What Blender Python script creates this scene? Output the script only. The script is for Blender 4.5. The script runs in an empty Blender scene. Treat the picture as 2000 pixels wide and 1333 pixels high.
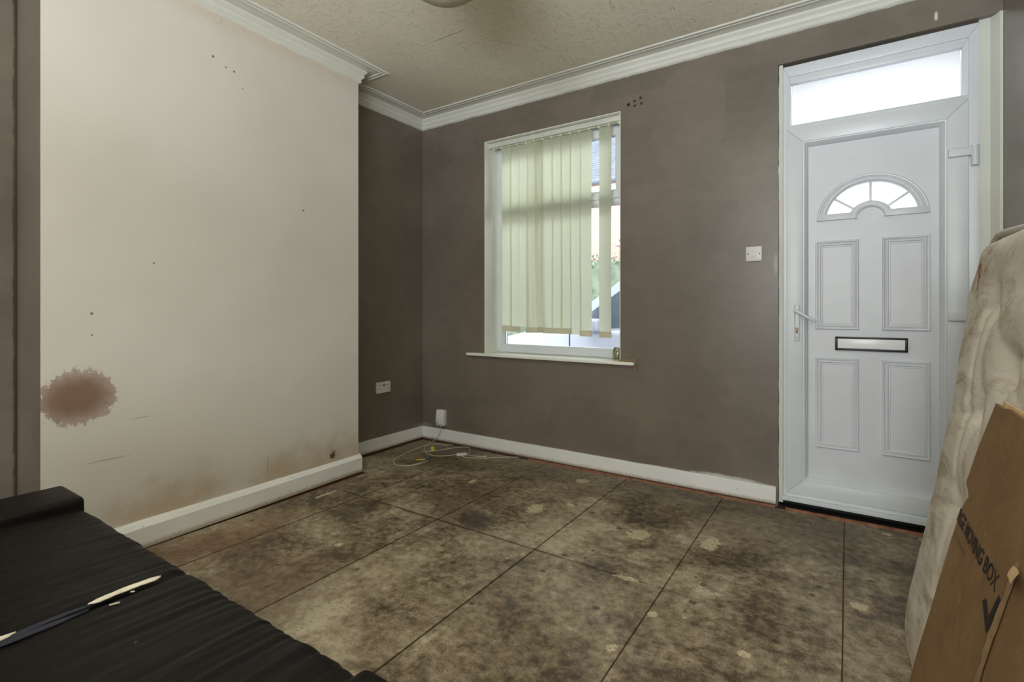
import bpy, bmesh, math, random
from mathutils import Vector, Matrix, noise as mnoise
import numpy as np

random.seed(7)
SC = bpy.context.scene
COL = SC.collection
R = math.radians

# ------------------------------------------------------------------ camera
cam = bpy.data.cameras.new('camera')
cam.sensor_fit = 'HORIZONTAL'
cam.sensor_width = 36.0
cam.lens = 986.24 / 2000 * 36.0
cam.shift_y = -0.03075
cam.clip_start = 0.02
camo = bpy.data.objects.new('camera', cam)
COL.objects.link(camo)
camo.location = (0, 0, 1.10)
camo.rotation_euler = (R(90), 0, R(33.5896))
SC.camera = camo

# ------------------------------------------------------------------ world, lamps, exposure
SKY = 6.0
w = bpy.data.worlds.new('overcast_sky')
SC.world = w
w.use_nodes = True
w.node_tree.nodes['Background'].inputs[0].default_value = (0.93, 0.97, 1.0, 1)
w.node_tree.nodes['Background'].inputs[1].default_value = SKY


def area(name, loc, target, sx, sy, power, color):
    l = bpy.data.lights.new(name, 'AREA')
    l.shape = 'RECTANGLE'
    l.size, l.size_y = sx, sy
    l.energy = power
    l.color = color
    o = bpy.data.objects.new(name, l)
    COL.objects.link(o)
    o.location = loc
    o.rotation_euler = (Vector(target) - Vector(loc)).to_track_quat('-Z', 'Y').to_euler()
    return o


# added fill lamps, unseen behind the camera; the first bounces off the ceiling
up = area('rear_bounce_light', (0.1, -1.2, 1.50), (0.0, -0.7, 2.72), 1.2, 1.0, 140, (0.90, 0.965, 1.03))
up.data.spread = R(140)
area('rear_fill_light', (0.0, -3.2, 1.6), (-1.2, 2.0, 1.3), 1.9, 1.5, 140, (0.92, 0.97, 1.02))

SC.view_settings.view_transform = 'Standard'
SC.view_settings.look = 'None'
SC.view_settings.exposure = 0.0
SC.view_settings.gamma = 1.0
SC.view_settings.use_curve_mapping = False
SC.cycles.max_bounces = 10
SC.cycles.diffuse_bounces = 6
SC.cycles.transparent_max_bounces = 16
SC.cycles.sample_clamp_indirect = 6.0
SC.cycles.use_denoising = True
SC.cycles.caustics_reflective = False
SC.cycles.caustics_refractive = False


# ------------------------------------------------------------------ material kit
def lin(r, g, b):
    f = lambda c: (c / 255 / 12.92) if c / 255 <= 0.04045 else ((c / 255 + 0.055) / 1.055) ** 2.4
    return (f(r), f(g), f(b), 1.0)


class G:
    """small node graph writer"""

    def __init__(s, name):
        s.mat = bpy.data.materials.new(name)
        s.mat.use_nodes = True
        s.t = s.mat.node_tree
        s.b = s.t.nodes['Principled BSDF']
        s._pos = None

    def n(s, typ, **kw):
        x = s.t.nodes.new(typ)
        for k, v in kw.items():
            setattr(x, k, v)
        return x

    def put(s, sock, v):
        if isinstance(v, bpy.types.NodeSocket):
            s.t.links.new(v, sock)
        else:
            sock.default_value = v

    def m(s, op, a, b=0.0, c=0.0, clamp=False):
        x = s.n('ShaderNodeMath', operation=op, use_clamp=clamp)
        s.put(x.inputs[0], a)
        s.put(x.inputs[1], b)
        s.put(x.inputs[2], c)
        return x.outputs[0]

    def vm(s, op, a, b=(0, 0, 0)):
        x = s.n('ShaderNodeVectorMath', operation=op)
        s.put(x.inputs[0], a)
        s.put(x.inputs[1], b)
        return x.outputs['Value'] if op == 'LENGTH' else x.outputs[0]

    def pos(s):
        if s._pos is None:
            s._pos = s.n('ShaderNodeNewGeometry').outputs['Position']
        return s._pos

    def obj(s):
        return s.n('ShaderNodeTexCoord').outputs['Object']

    def scale(s, v, sc):
        return s.vm('MULTIPLY', v, sc)

    def noise(s, v, scale, detail=3, rough=0.55, dist=0.0):
        x = s.n('ShaderNodeTexNoise')
        s.put(x.inputs['Vector'], v)
        x.inputs['Scale'].default_value = scale
        x.inputs['Detail'].default_value = detail
        x.inputs['Roughness'].default_value = rough
        x.inputs['Distortion'].default_value = dist
        return x.outputs['Fac']

    def vor(s, v, scale, feature='F1', rnd=1.0):
        x = s.n('ShaderNodeTexVoronoi', feature=feature)
        s.put(x.inputs['Vector'], v)
        x.inputs['Scale'].default_value = scale
        x.inputs['Randomness'].default_value = rnd
        return x

    def mr(s, x, a, b, c=0.0, d=1.0, smooth=True):
        y = s.n('ShaderNodeMapRange', interpolation_type='SMOOTHSTEP' if smooth else 'LINEAR')
        s.put(y.inputs[0], x)
        for i, v in enumerate((a, b, c, d)):
            s.put(y.inputs[i + 1], v)
        return y.outputs[0]

    def mix(s, f, a, b, blend='MIX'):
        x = s.n('ShaderNodeMix', data_type='RGBA', blend_type=blend)
        s.put(x.inputs[0], f)
        s.put(x.inputs[6], a)
        s.put(x.inputs[7], b)
        return x.outputs[2]

    def blob(s, v, c, r, soft=0.25, nz=None, k=0.6):
        """mask of an ellipsoid at c with radii r; nz roughens its rim"""
        d = s.vm('LENGTH', s.vm('MULTIPLY', s.vm('SUBTRACT', v, c), tuple(1.0 / q for q in r)))
        if nz is not None:
            d = s.m('ADD', d, s.m('MULTIPLY', s.m('SUBTRACT', nz, 0.5), k))
        return s.mr(d, 1.0 - soft, 1.0 + soft, 1.0, 0.0)

    def bump(s, hgt, strength=0.3, dist=0.01):
        x = s.n('ShaderNodeBump')
        x.inputs['Strength'].default_value = strength
        x.inputs['Distance'].default_value = dist
        s.put(x.inputs['Height'], hgt)
        s.t.links.new(x.outputs[0], s.b.inputs['Normal'])

    def done(s, col, rough=0.5, spec=0.5, metal=0.0):
        s.put(s.b.inputs['Base Color'], col)
        s.put(s.b.inputs['Roughness'], rough)
        s.put(s.b.inputs['Specular IOR Level'], spec)
        s.put(s.b.inputs['Metallic'], metal)
        return s.mat


def simple(name, col, rough=0.5, spec=0.4, metal=0.0, var=0.06, vscale=8.0, bump=0.0, bscale=60.0):
    g = G(name)
    n = g.noise(g.obj(), vscale, 3)
    f = g.mr(n, 0.3, 0.7, 1 - var, 1 + var)
    c = g.mix(1.0, col, g.n('ShaderNodeCombineColor').outputs[0], 'MULTIPLY')
    cc = c.node.inputs[7].links[0].from_node
    for i in range(3):
        g.put(cc.inputs[i], f)
    if bump:
        g.bump(g.noise(g.obj(), bscale, 3), bump, 0.004)
    return g.done(c, rough, spec, metal)


def gray(g, f):
    cc = g.n('ShaderNodeCombineColor')
    for i in range(3):
        g.put(cc.inputs[i], f)
    return cc.outputs[0]


def m_taupe():
    g = G('taupe_wall_paint')
    p = g.pos()
    big = g.noise(p, 1.6, 3)
    # roller patches: soft upright and level rectangles of slightly different coats
    v = g.vor(g.vm('MULTIPLY', p, (2.4, 2.4, 3.2)), 1.0)
    v.distance = 'CHEBYCHEV'
    sepc = g.n('ShaderNodeSeparateColor')
    g.t.links.new(v.outputs['Color'], sepc.inputs[0])
    f = g.m('ADD', g.mr(big, 0.3, 0.7, -0.08, 0.08), g.mr(sepc.outputs[0], 0, 1, -0.05, 0.05, False))
    fine = g.noise(g.vm('MULTIPLY', p, (1, 1, 1.3)), 11.0, 4)
    f = g.m('ADD', f, g.mr(fine, 0.3, 0.7, -0.04, 0.04))
    c = g.mix(g.m('ADD', 0.5, g.m('MULTIPLY', f, 2.2)), lin(101, 92, 82), lin(131, 121, 108))
    nz = g.noise(p, 30, 2)
    # plugged screw holes high on the window wall
    for hx, hz, r in ((-1.2, 2.448, 0.011), (-1.158, 2.463, 0.008), (-1.118, 2.474, 0.008), (-1.156, 2.432, 0.008), (-1.112, 2.436, 0.008), (-2.437, 2.44, 0.004), (-2.47, 2.43, 0.004)):
        c = g.mix(g.blob(p, (hx, 3.19, hz), (r, 0.05, r), 0.35, nz, 0.7), c, lin(38, 30, 25))
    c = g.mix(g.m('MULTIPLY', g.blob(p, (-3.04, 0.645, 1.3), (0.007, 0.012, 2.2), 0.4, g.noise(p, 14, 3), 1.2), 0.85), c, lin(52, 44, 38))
    # scuffed paint in the corner above the skirting, pale filler beside the switch
    c = g.mix(g.m('MULTIPLY', g.blob(p, (-3.0, 3.17, 0.115), (0.06, 0.1, 0.018), 0.5, nz, 1.4), 0.6), c, lin(150, 140, 125))
    c = g.mix(g.m('MULTIPLY', g.blob(p, (-0.335, 3.19, 1.36), (0.011, 0.05, 0.05), 0.5, nz, 0.8), 0.6), c, lin(172, 160, 135))
    c = g.mix(g.m('MULTIPLY', g.blob(p, (-0.6, 3.19, 0.105), (0.17, 0.05, 0.014), 0.5, nz, 1.2), 0.8), c, lin(200, 200, 190))
    c = g.mix(g.blob(p, (0.36, 3.19, 2.53), (0.006, 0.05, 0.02), 0.4, nz, 0.6), c, lin(215, 210, 200))
    g.bump(g.m('ADD', g.noise(p, 45, 4), g.m('MULTIPLY', big, 2.0)), 0.05, 0.006)
    return g.done(c, 0.32, 0.5)


def m_cream():
    g = G('cream_breast_paint')
    p = g.pos()
    n1 = g.noise(p, 1.3, 3)
    n2 = g.noise(p, 9, 4)
    n3 = g.noise(p, 42, 3, 0.65)
    c = g.mix(g.mr(n1, 0.3, 0.7), lin(211, 206, 195), lin(219, 214, 204))
    # damp rising from the skirting
    sx = g.n('ShaderNodeSeparateXYZ')
    g.put(sx.inputs[0], p)
    X, Y, Z = sx.outputs
    lowd = g.m('ADD', Z, g.m('MULTIPLY', g.m('SUBTRACT', n2, 0.5), 0.34))
    low = g.mr(lowd, 0.12, 0.34, 1.0, 0.0)
    patch = g.m('MAXIMUM', g.blob(p, (-2.74, 1.87, 0.16), (0.3, 0.36, 0.2), 0.45, n2, 0.9),
                g.blob(p, (-2.73, 1.12, 0.18), (0.3, 0.22, 0.2), 0.5, n2, 0.9))
    patch = g.m('MAXIMUM', patch, g.m('MULTIPLY', g.blob(p, (-2.75, 2.17, 0.22), (0.3, 0.13, 0.2), 0.5, n2, 0.9), 0.7))
    c = g.mix(g.m('MULTIPLY', g.m('MULTIPLY', low, patch), 0.55), c, lin(172, 146, 104))
    c = g.mix(g.m('MULTIPLY', g.mr(Z, 0.5, 0.1), 0.12), c, lin(190, 168, 140))
    # yellowed edge under the cornice
    topd = g.m('ADD', Z, g.m('MULTIPLY', g.m('SUBTRACT', n2, 0.5), 0.12))
    c = g.mix(g.m('MULTIPLY', g.mr(topd, 2.5, 2.66), 0.28), c, lin(196, 170, 128))
    # mould specks beside the skirting and along the cornice
    vs = g.vor(p, 95).outputs['Distance']
    spk = g.mr(vs, 0.12, 0.22, 1.0, 0.0)
    m1 = g.m('MULTIPLY', spk, g.blob(p, (-2.75, 2.07, 0.16), (0.3, 0.16, 0.05), 0.4, n2, 0.9))
    m2 = g.m('MULTIPLY', spk, g.blob(p, (-2.74, 1.36, 2.61), (0.3, 0.16, 0.03), 0.4, n2, 0.9))
    m3 = g.m('MULTIPLY', spk, g.blob(p, (-2.755, 2.13, 2.6), (0.3, 0.08, 0.04), 0.4, n2, 0.9))
    c = g.mix(g.m('MULTIPLY', g.m('MAXIMUM', m1, g.m('MAXIMUM', m2, m3)), 0.85), c, lin(70, 56, 40))
    c = g.mix(g.blob(p, (-2.75, 2.06, 0.165), (0.3, 0.022, 0.024), 0.4, n3, 2.6), c, lin(96, 80, 58))
    for y, z, r in ((0.813, 1.083, 0.0055), (0.814, 0.99, 0.0035), (1.43, 2.375, 0.0055), (1.385, 2.38, 0.004), (1.475, 2.30, 0.003), (1.32, 2.41, 0.006), (1.05, 1.32, 0.004), (1.85, 1.7, 0.006)):
        c = g.mix(g.m('MULTIPLY', g.blob(p, (-2.73, y, z), (0.3, r, r), 0.4, n3, 0.9), 0.85), c, lin(75, 60, 48))
    # bare patch where the paint has flaked off to pink brown plaster
    vn = g.noise(g.vm('MULTIPLY', p, (26, 26, 18)), 1.5, 6, 0.78)
    bare = g.blob(p, (-2.72, 0.768, 0.727), (0.3, 0.132, 0.118), 0.03, vn, 1.3)
    inner = g.blob(p, (-2.72, 0.757, 0.725), (0.3, 0.115, 0.085), 0.55, n2, 0.5)
    c = g.mix(bare, c, g.mix(inner, lin(182, 167, 154), lin(136, 110, 92)))
    c = g.mix(g.m('MULTIPLY', g.m('MULTIPLY', bare, g.mr(n3, 0.5, 0.7)), 0.35), c, lin(132, 104, 88))
    # hairline scrapes
    for y0, z0, ry, rz in ((0.87, 0.437, 0.075, 0.003), (1.62, 0.2, 0.0022, 0.075), (1.0, 0.6, 0.05, 0.002)):
        c = g.mix(g.m('MULTIPLY', g.blob(p, (-2.73, y0, z0), (0.3, ry, rz), 0.5, n3, 1.6), 0.38), c, lin(96, 80, 62))
    g.bump(g.m('SUBTRACT', g.m('ADD', g.m('MULTIPLY', n2, 0.8), g.m('MULTIPLY', n3, 0.15)), g.m('MULTIPLY', bare, 0.5)), 0.18, 0.01)
    return g.done(c, 0.55, 0.3)


def m_ceiling():
    g = G('artex_ceiling')
    p = g.pos()
    st = g.noise(g.vm('MULTIPLY', p, (1.0, 3.2, 1)), 16, 4, 0.6, 1.2)
    st2 = g.noise(g.vm('MULTIPLY', p, (3.4, 1.0, 1)), 13, 3, 0.6, 1.5)
    f = g.m('MAXIMUM', g.mr(st, 0.56, 0.72), g.mr(st2, 0.58, 0.74))
    n1 = g.noise(p, 1.1, 3)
    c = g.mix(g.mr(n1, 0.3, 0.7), lin(226, 219, 197), lin(232, 225, 206))
    for a, b in (((-1.98, 2.28, 2.72), (0.16, 0.003, 0.1)),):
        c = g.mix(g.m('MULTIPLY', g.blob(p, a, b, 0.4), 0.6), c, lin(90, 82, 62))
    g.bump(f, 0.7, 0.006)
    return g.done(c, 0.75, 0.2)


FLOOR_MARKS = [((-1.414, 2.948), (0.05, 0.04)), ((-1.433, 2.40), (0.05, 0.075)), ((-0.85, 2.396), (0.06, 0.065)), ((-0.535, 2.49), (0.045, 0.085)),
               ((0.039, 2.268), (0.03, 0.036)), ((-0.639, 1.546), (0.02, 0.024)), ((-0.276, 1.752), (0.021, 0.02)), ((0.161, 3.073), (0.024, 0.016)),
               ((0.30, 3.09), (0.018, 0.016)), ((-0.588, 1.80), (0.02, 0.024)), ((-2.585, 1.89), (0.018, 0.09)), ((-2.192, 0.978), (0.012, 0.03)),
               ((-0.75, 1.98), (0.06, 0.02)), ((-1.98, 1.52), (0.02, 0.02)), ((-1.30, 2.55), (0.03, 0.02)), ((-0.5, 1.4), (0.03, 0.05)), ((-2.0, 2.55), (0.022, 0.04))]


def m_floor():
    g = G('stained_hardboard')
    p = g.pos()
    oi = g.n('ShaderNodeObjectInfo').outputs['Random']
    a = g.noise(p, 1.5, 4, 0.6, 0.6)
    b = g.noise(p, 5.5, 5, 0.68, 0.8)
    d = g.noise(p, 26, 5, 0.7)
    fine = g.noise(p, 170, 3, 0.7)
    f = g.m('ADD', g.m('MULTIPLY', a, 0.5), g.m('ADD', g.m('MULTIPLY', b, 0.32), g.m('MULTIPLY', d, 0.38)))
    f = g.m('ADD', f, g.m('MULTIPLY', g.m('SUBTRACT', oi, 0.5), 0.05))
    f = g.m('ADD', f, g.m('MULTIPLY', g.m('SUBTRACT', fine, 0.5), 0.16))
    rp = g.n('ShaderNodeValToRGB')
    g.put(rp.inputs[0], f)
    e = rp.color_ramp.elements
    e[0].position = 0.50
    e[0].color = lin(76, 64, 50)
    e[1].position = 0.73
    e[1].color = lin(190, 179, 156)
    for po, cl in ((0.55, lin(108, 94, 74)), (0.60, lin(136, 122, 100)), (0.66, lin(162, 149, 125))):
        x = e.new(po)
        x.color = cl
    c = rp.outputs[0]
    # rusty run along the chimney side, dark spill on the sheet corner
    c = g.mix(g.m('MULTIPLY', g.blob(p, (-2.5, 1.15, 0), (0.16, 0.45, 1), 0.6, b, 1.1), 0.4), c, lin(140, 104, 80))
    c = g.mix(g.m('MULTIPLY', g.blob(p, (-1.9, 1.0, 0), (0.28, 0.42, 1), 0.6, b, 1.3), 0.5), c, lin(98, 76, 60))
    c = g.mix(g.m('MULTIPLY', g.blob(p, (-1.62, 2.09, 0), (0.10, 0.085, 1), 0.4, d, 1.0), 0.75), c, lin(56, 47, 40))
    c = g.mix(g.m('MULTIPLY', g.blob(p, (-1.85, 2.3, 0), (0.2, 0.25, 1), 0.6, b, 1.2), 0.5), c, lin(84, 66, 46))
    c = g.mix(g.m('MULTIPLY', g.blob(p, (-2.1, 2.95, 0), (0.95, 0.3, 1), 0.6, b, 1.0), 0.42), c, lin(88, 70, 48))
    c = g.mix(g.m('MULTIPLY', g.blob(p, (-0.3, 2.9, 0), (0.6, 0.28, 1), 0.6, b, 1.1), 0.35), c, lin(88, 72, 50))
    c = g.mix(g.m('MULTIPLY', g.blob(p, (-0.02, 3.0, 0), (0.17, 0.14, 1), 0.6, d, 1.0), 0.4), c, lin(66, 52, 42))
    # dirt packed into the sheet joints
    for cx, cy, rx, ry in ((-1.64, 1.985, 0.97, 0.009), (-2.384, 1.6, 0.007, 1.6), (-1.789, 1.6, 0.006, 1.6), (-1.194, 1.6, 0.0045, 1.6)):
        c = g.mix(g.m('MULTIPLY', g.blob(p, (cx, cy, 0), (rx, ry, 1), 0.45, d, 1.2), 0.6), c, lin(58, 45, 32))
    # dark grime spots
    vd = g.vor(p, 10.5)
    sd = g.n('ShaderNodeSeparateColor')
    g.t.links.new(vd.outputs['Color'], sd.inputs[0])
    rad = g.mr(sd.outputs[0], 0.3, 1.0, 0.0, 0.17, False)
    dd = g.m('ADD', vd.outputs['Distance'], g.m('MULTIPLY', g.m('SUBTRACT', d, 0.5), 0.16))
    spot = g.mr(g.m('SUBTRACT', dd, rad), -0.03, 0.04, 1.0, 0.0)
    c = g.mix(g.m('MULTIPLY', spot, 0.7), c, lin(60, 46, 32))
    pep = g.vor(p, 60).outputs['Distance']
    pepm = g.m('MULTIPLY', g.mr(pep, 0.16, 0.26, 1.0, 0.0), g.mr(b, 0.45, 0.62))
    c = g.mix(g.m('MULTIPLY', pepm, 0.6), c, lin(58, 46, 34))
    # pale paint flecks
    vw = g.vor(g.vm('ADD', p, (3.7, 1.9, 0)), 8.5)
    sw = g.n('ShaderNodeSeparateColor')
    g.t.links.new(vw.outputs['Color'], sw.inputs[0])
    radw = g.mr(sw.outputs[1], 0.3, 1.0, -0.02, 0.085, False)
    dw = g.m('ADD', vw.outputs['Distance'], g.m('MULTIPLY', g.m('SUBTRACT', d, 0.5), 0.12))
    flk = g.mr(g.m('SUBTRACT', dw, radw), -0.02, 0.02, 1.0, 0.0)
    c = g.mix(g.m('MULTIPLY', flk, 0.7), c, lin(208, 194, 162))
    big = None
    for (x, y), (rx, ry) in FLOOR_MARKS:
        k = g.blob(p, (x, y, 0), (rx * 0.85, ry * 0.85, 1), 0.12, g.noise(p, 38, 4, 0.7), 2.2)
        big = k if big is None else g.m('MAXIMUM', big, k)
    holes = g.m('MULTIPLY', g.mr(fine, 0.40, 0.58, 0.7, 1.0), g.mr(g.noise(p, 75, 3, 0.7), 0.40, 0.52, 0.45, 1.0))
    c = g.mix(g.m('MULTIPLY', big, g.m('MULTIPLY', holes, 0.8)), c, lin(222, 207, 174))
    g.bump(g.m('ADD', g.m('MULTIPLY', d, 0.6), g.m('MULTIPLY', fine, 0.4)), 0.22, 0.003)
    return g.done(c, g.mr(b, 0.3, 0.7, 0.42, 0.68), 0.4)


def m_white(name, col, rough=0.4, grime=0.0):
    g = G(name)
    p = g.pos()
    n = g.noise(p, 5, 4)
    n2 = g.noise(p, 60, 3)
    c = g.mix(g.mr(n, 0.3, 0.7, 0.0, 1.0), col, tuple(q * 0.95 for q in col[:3]) + (1,))
    if grime:
        sx = g.n('ShaderNodeSeparateXYZ')
        g.put(sx.inputs[0], p)
        z = g.m('ADD', sx.outputs[2], g.m('MULTIPLY', g.m('SUBTRACT', n2, 0.5), 0.02))
        c = g.mix(g.m('MULTIPLY', g.mr(z, 0.035, 0.008), grime), c, lin(150, 122, 88))
        vs = g.vor(p, 22).outputs['Distance']
        c = g.mix(g.m('MULTIPLY', g.mr(vs, 0.06, 0.1, 1.0, 0.0), 0.6), c, lin(92, 76, 60))
    g.bump(g.m('ADD', n2, g.m('MULTIPLY', n, 2)), 0.08, 0.004)
    return g.done(c, rough, 0.45)


def m_glass():
    g = G('clear_glass')
    g.t.nodes.remove(g.b)
    tr = g.n('ShaderNodeBsdfTransparent')
    tr.inputs[0].default_value = (0.95, 0.98, 0.97, 1)
    gl = g.n('ShaderNodeBsdfGlossy')
    gl.inputs['Roughness'].default_value = 0.02
    fr = g.n('ShaderNodeFresnel')
    fr.inputs[0].default_value = 1.45
    mx = g.n('ShaderNodeMixShader')
    g.t.links.new(fr.outputs[0], mx.inputs[0])
    g.t.links.new(tr.outputs[0], mx.inputs[1])
    g.t.links.new(gl.outputs[0], mx.inputs[2])
    g.t.links.new(mx.outputs[0], g.t.nodes['Material Output'].inputs[0])
    return g.mat


def m_translucent(name, col, k_trans, weave=True, clear=0.0, gamma_col=None):
    g = G(name)
    g.t.nodes.remove(g.b)
    df = g.n('ShaderNodeBsdfDiffuse')
    tl = g.n('ShaderNodeBsdfTranslucent')
    o = g.obj()
    c = col
    if weave:
        wv = g.noise(g.vm('MULTIPLY', o, (1400, 1400, 90)), 1.0, 2)
        c = g.mix(g.mr(wv, 0.3, 0.7), col, tuple(q * 0.9 for q in col[:3]) + (1,))
    g.put(df.inputs[0], c)
    g.put(tl.inputs[0], gamma_col or c)
    mx = g.n('ShaderNodeMixShader')
    mx.inputs[0].default_value = k_trans
    g.t.links.new(df.outputs[0], mx.inputs[1])
    g.t.links.new(tl.outputs[0], mx.inputs[2])
    out = mx.outputs[0]
    if clear:
        tr = g.n('ShaderNodeBsdfTransparent')
        m2 = g.n('ShaderNodeMixShader')
        m2.inputs[0].default_value = clear
        g.t.links.new(out, m2.inputs[1])
        g.t.links.new(tr.outputs[0], m2.inputs[2])
        out = m2.outputs[0]
    g.t.links.new(out, g.t.nodes['Material Output'].inputs[0])
    return g.mat


def m_mattress():
    g = G('stained_mattress_ticking')
    o0 = g.obj()
    o = g.vm('MULTIPLY', o0, (0.42, 1.0, 1.0))
    a = g.noise(o, 3.2, 4, 0.6, 0.8)
    b = g.noise(o, 13, 5, 0.7, 0.5)
    q = g.noise(g.vm('MULTIPLY', o, (1, 1, 0.6)), 34, 3, 0.6, 0.9)
    c = g.mix(g.mr(a, 0.35, 0.65), lin(206, 198, 184), lin(226, 220, 208))
    c = g.mix(g.m('MULTIPLY', g.mr(b, 0.50, 0.68), 0.5), c, lin(156, 138, 112))
    c = g.mix(g.m('MULTIPLY', g.mr(q, 0.54, 0.66), 0.22), c, lin(170, 158, 138))
    sx = g.n('ShaderNodeSeparateXYZ')
    g.put(sx.inputs[0], o0)
    edge = g.mr(g.m('ADD', sx.outputs[0], g.m('MULTIPLY', g.m('SUBTRACT', b, 0.5), 0.16)), 0.28, 0.16)
    c = g.mix(g.m('MULTIPLY', edge, g.mr(b, 0.42, 0.64, 0.05, 0.45)), c, lin(136, 114, 84))
    g.bump(g.m('ADD', g.m('MULTIPLY', q, 0.8), g.m('MULTIPLY', g.noise(o, 320, 2), 0.25)), 0.35, 0.005)
    return g.done(c, 0.8, 0.15)


def m_card():
    g = G('brown_cardboard')
    o = g.obj()
    a = g.noise(o, 2.6, 4, 0.6, 0.5)
    b = g.noise(o, 26, 4, 0.7, 0.8)
    flute = g.noise(g.vm('MULTIPLY', o, (150, 150, 2)), 1.0, 2)
    fl2 = g.noise(g.vm('MULTIPLY', o, (40, 40, 130)), 1.0, 2)
    c = g.mix(g.mr(a, 0.35, 0.65), lin(122, 94, 64), lin(142, 111, 78))
    c = g.mix(g.m('MULTIPLY', g.mr(b, 0.45, 0.7), 0.3), c, lin(104, 78, 52))
    c = g.mix(g.m('MULTIPLY', g.mr(fl2, 0.62, 0.72), 0.4), c, lin(116, 84, 54))
    sc = g.noise(g.vm('MULTIPLY', o, (9, 9, 2)), 3.0, 4, 0.6, 1.0)
    c = g.mix(g.m('MULTIPLY', g.mr(sc, 0.64, 0.7), 0.3), c, lin(206, 172, 128))
    g.bump(g.m('ADD', flute, g.m('MULTIPLY', b, 0.8)), 0.12, 0.003)
    return g.done(c, 0.75, 0.2)


def m_leather():
    g = G('black_leather')
    o = g.obj()
    n = g.noise(o, 4, 4)
    v = g.vor(o, 260).outputs['Distance']
    c = g.mix(g.mr(n, 0.3, 0.7), lin(15, 12, 11), lin(22, 18, 16))
    vs = g.vor(o, 13)
    k = g.mr(vs.outputs['Distance'], 0.022, 0.045, 1.0, 0.0)
    c = g.mix(g.m('MULTIPLY', k, 0.5), c, lin(140, 130, 120))
    g.bump(g.m('ADD', g.m('MULTIPLY', v, 0.5), n), 0.10, 0.003)
    return g.done(c, g.mr(n, 0.3, 0.7, 0.42, 0.55), 0.2)


def m_wood(name, c1, c2):
    g = G(name)
    p = g.pos()
    n = g.noise(g.vm('MULTIPLY', p, (30, 4, 30)), 1.0, 4, 0.6, 0.6)
    n2 = g.noise(p, 20, 3)
    c = g.mix(g.mr(n, 0.3, 0.7), c1, c2)
    c = g.mix(g.m('MULTIPLY', g.mr(n2, 0.55, 0.7), 0.6), c, lin(96, 60, 42))
    g.bump(n, 0.2, 0.003)
    return g.done(c, 0.6, 0.3)


def m_brick():
    g = G('pink_brick_facade')
    o = g.pos()
    br = g.n('ShaderNodeTexBrick')
    v = g.n('ShaderNodeCombineXYZ')
    sx = g.n('ShaderNodeSeparateXYZ')
    g.put(sx.inputs[0], o)
    g.t.links.new(sx.outputs[0], v.inputs[0])
    g.t.links.new(sx.outputs[2], v.inputs[1])
    g.t.links.new(v.outputs[0], br.inputs['Vector'])
    br.inputs['Scale'].default_value = 1.0
    br.inputs['Brick Width'].default_value = 0.225
    br.inputs['Row Height'].default_value = 0.075
    br.inputs['Mortar Size'].default_value = 0.008
    br.inputs['Color1'].default_value = lin(176, 140, 130)
    br.inputs['Color2'].default_value = lin(188, 152, 142)
    br.inputs['Mortar'].default_value = lin(186, 172, 162)
    return g.done(br.outputs[0], 0.85, 0.2)


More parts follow.
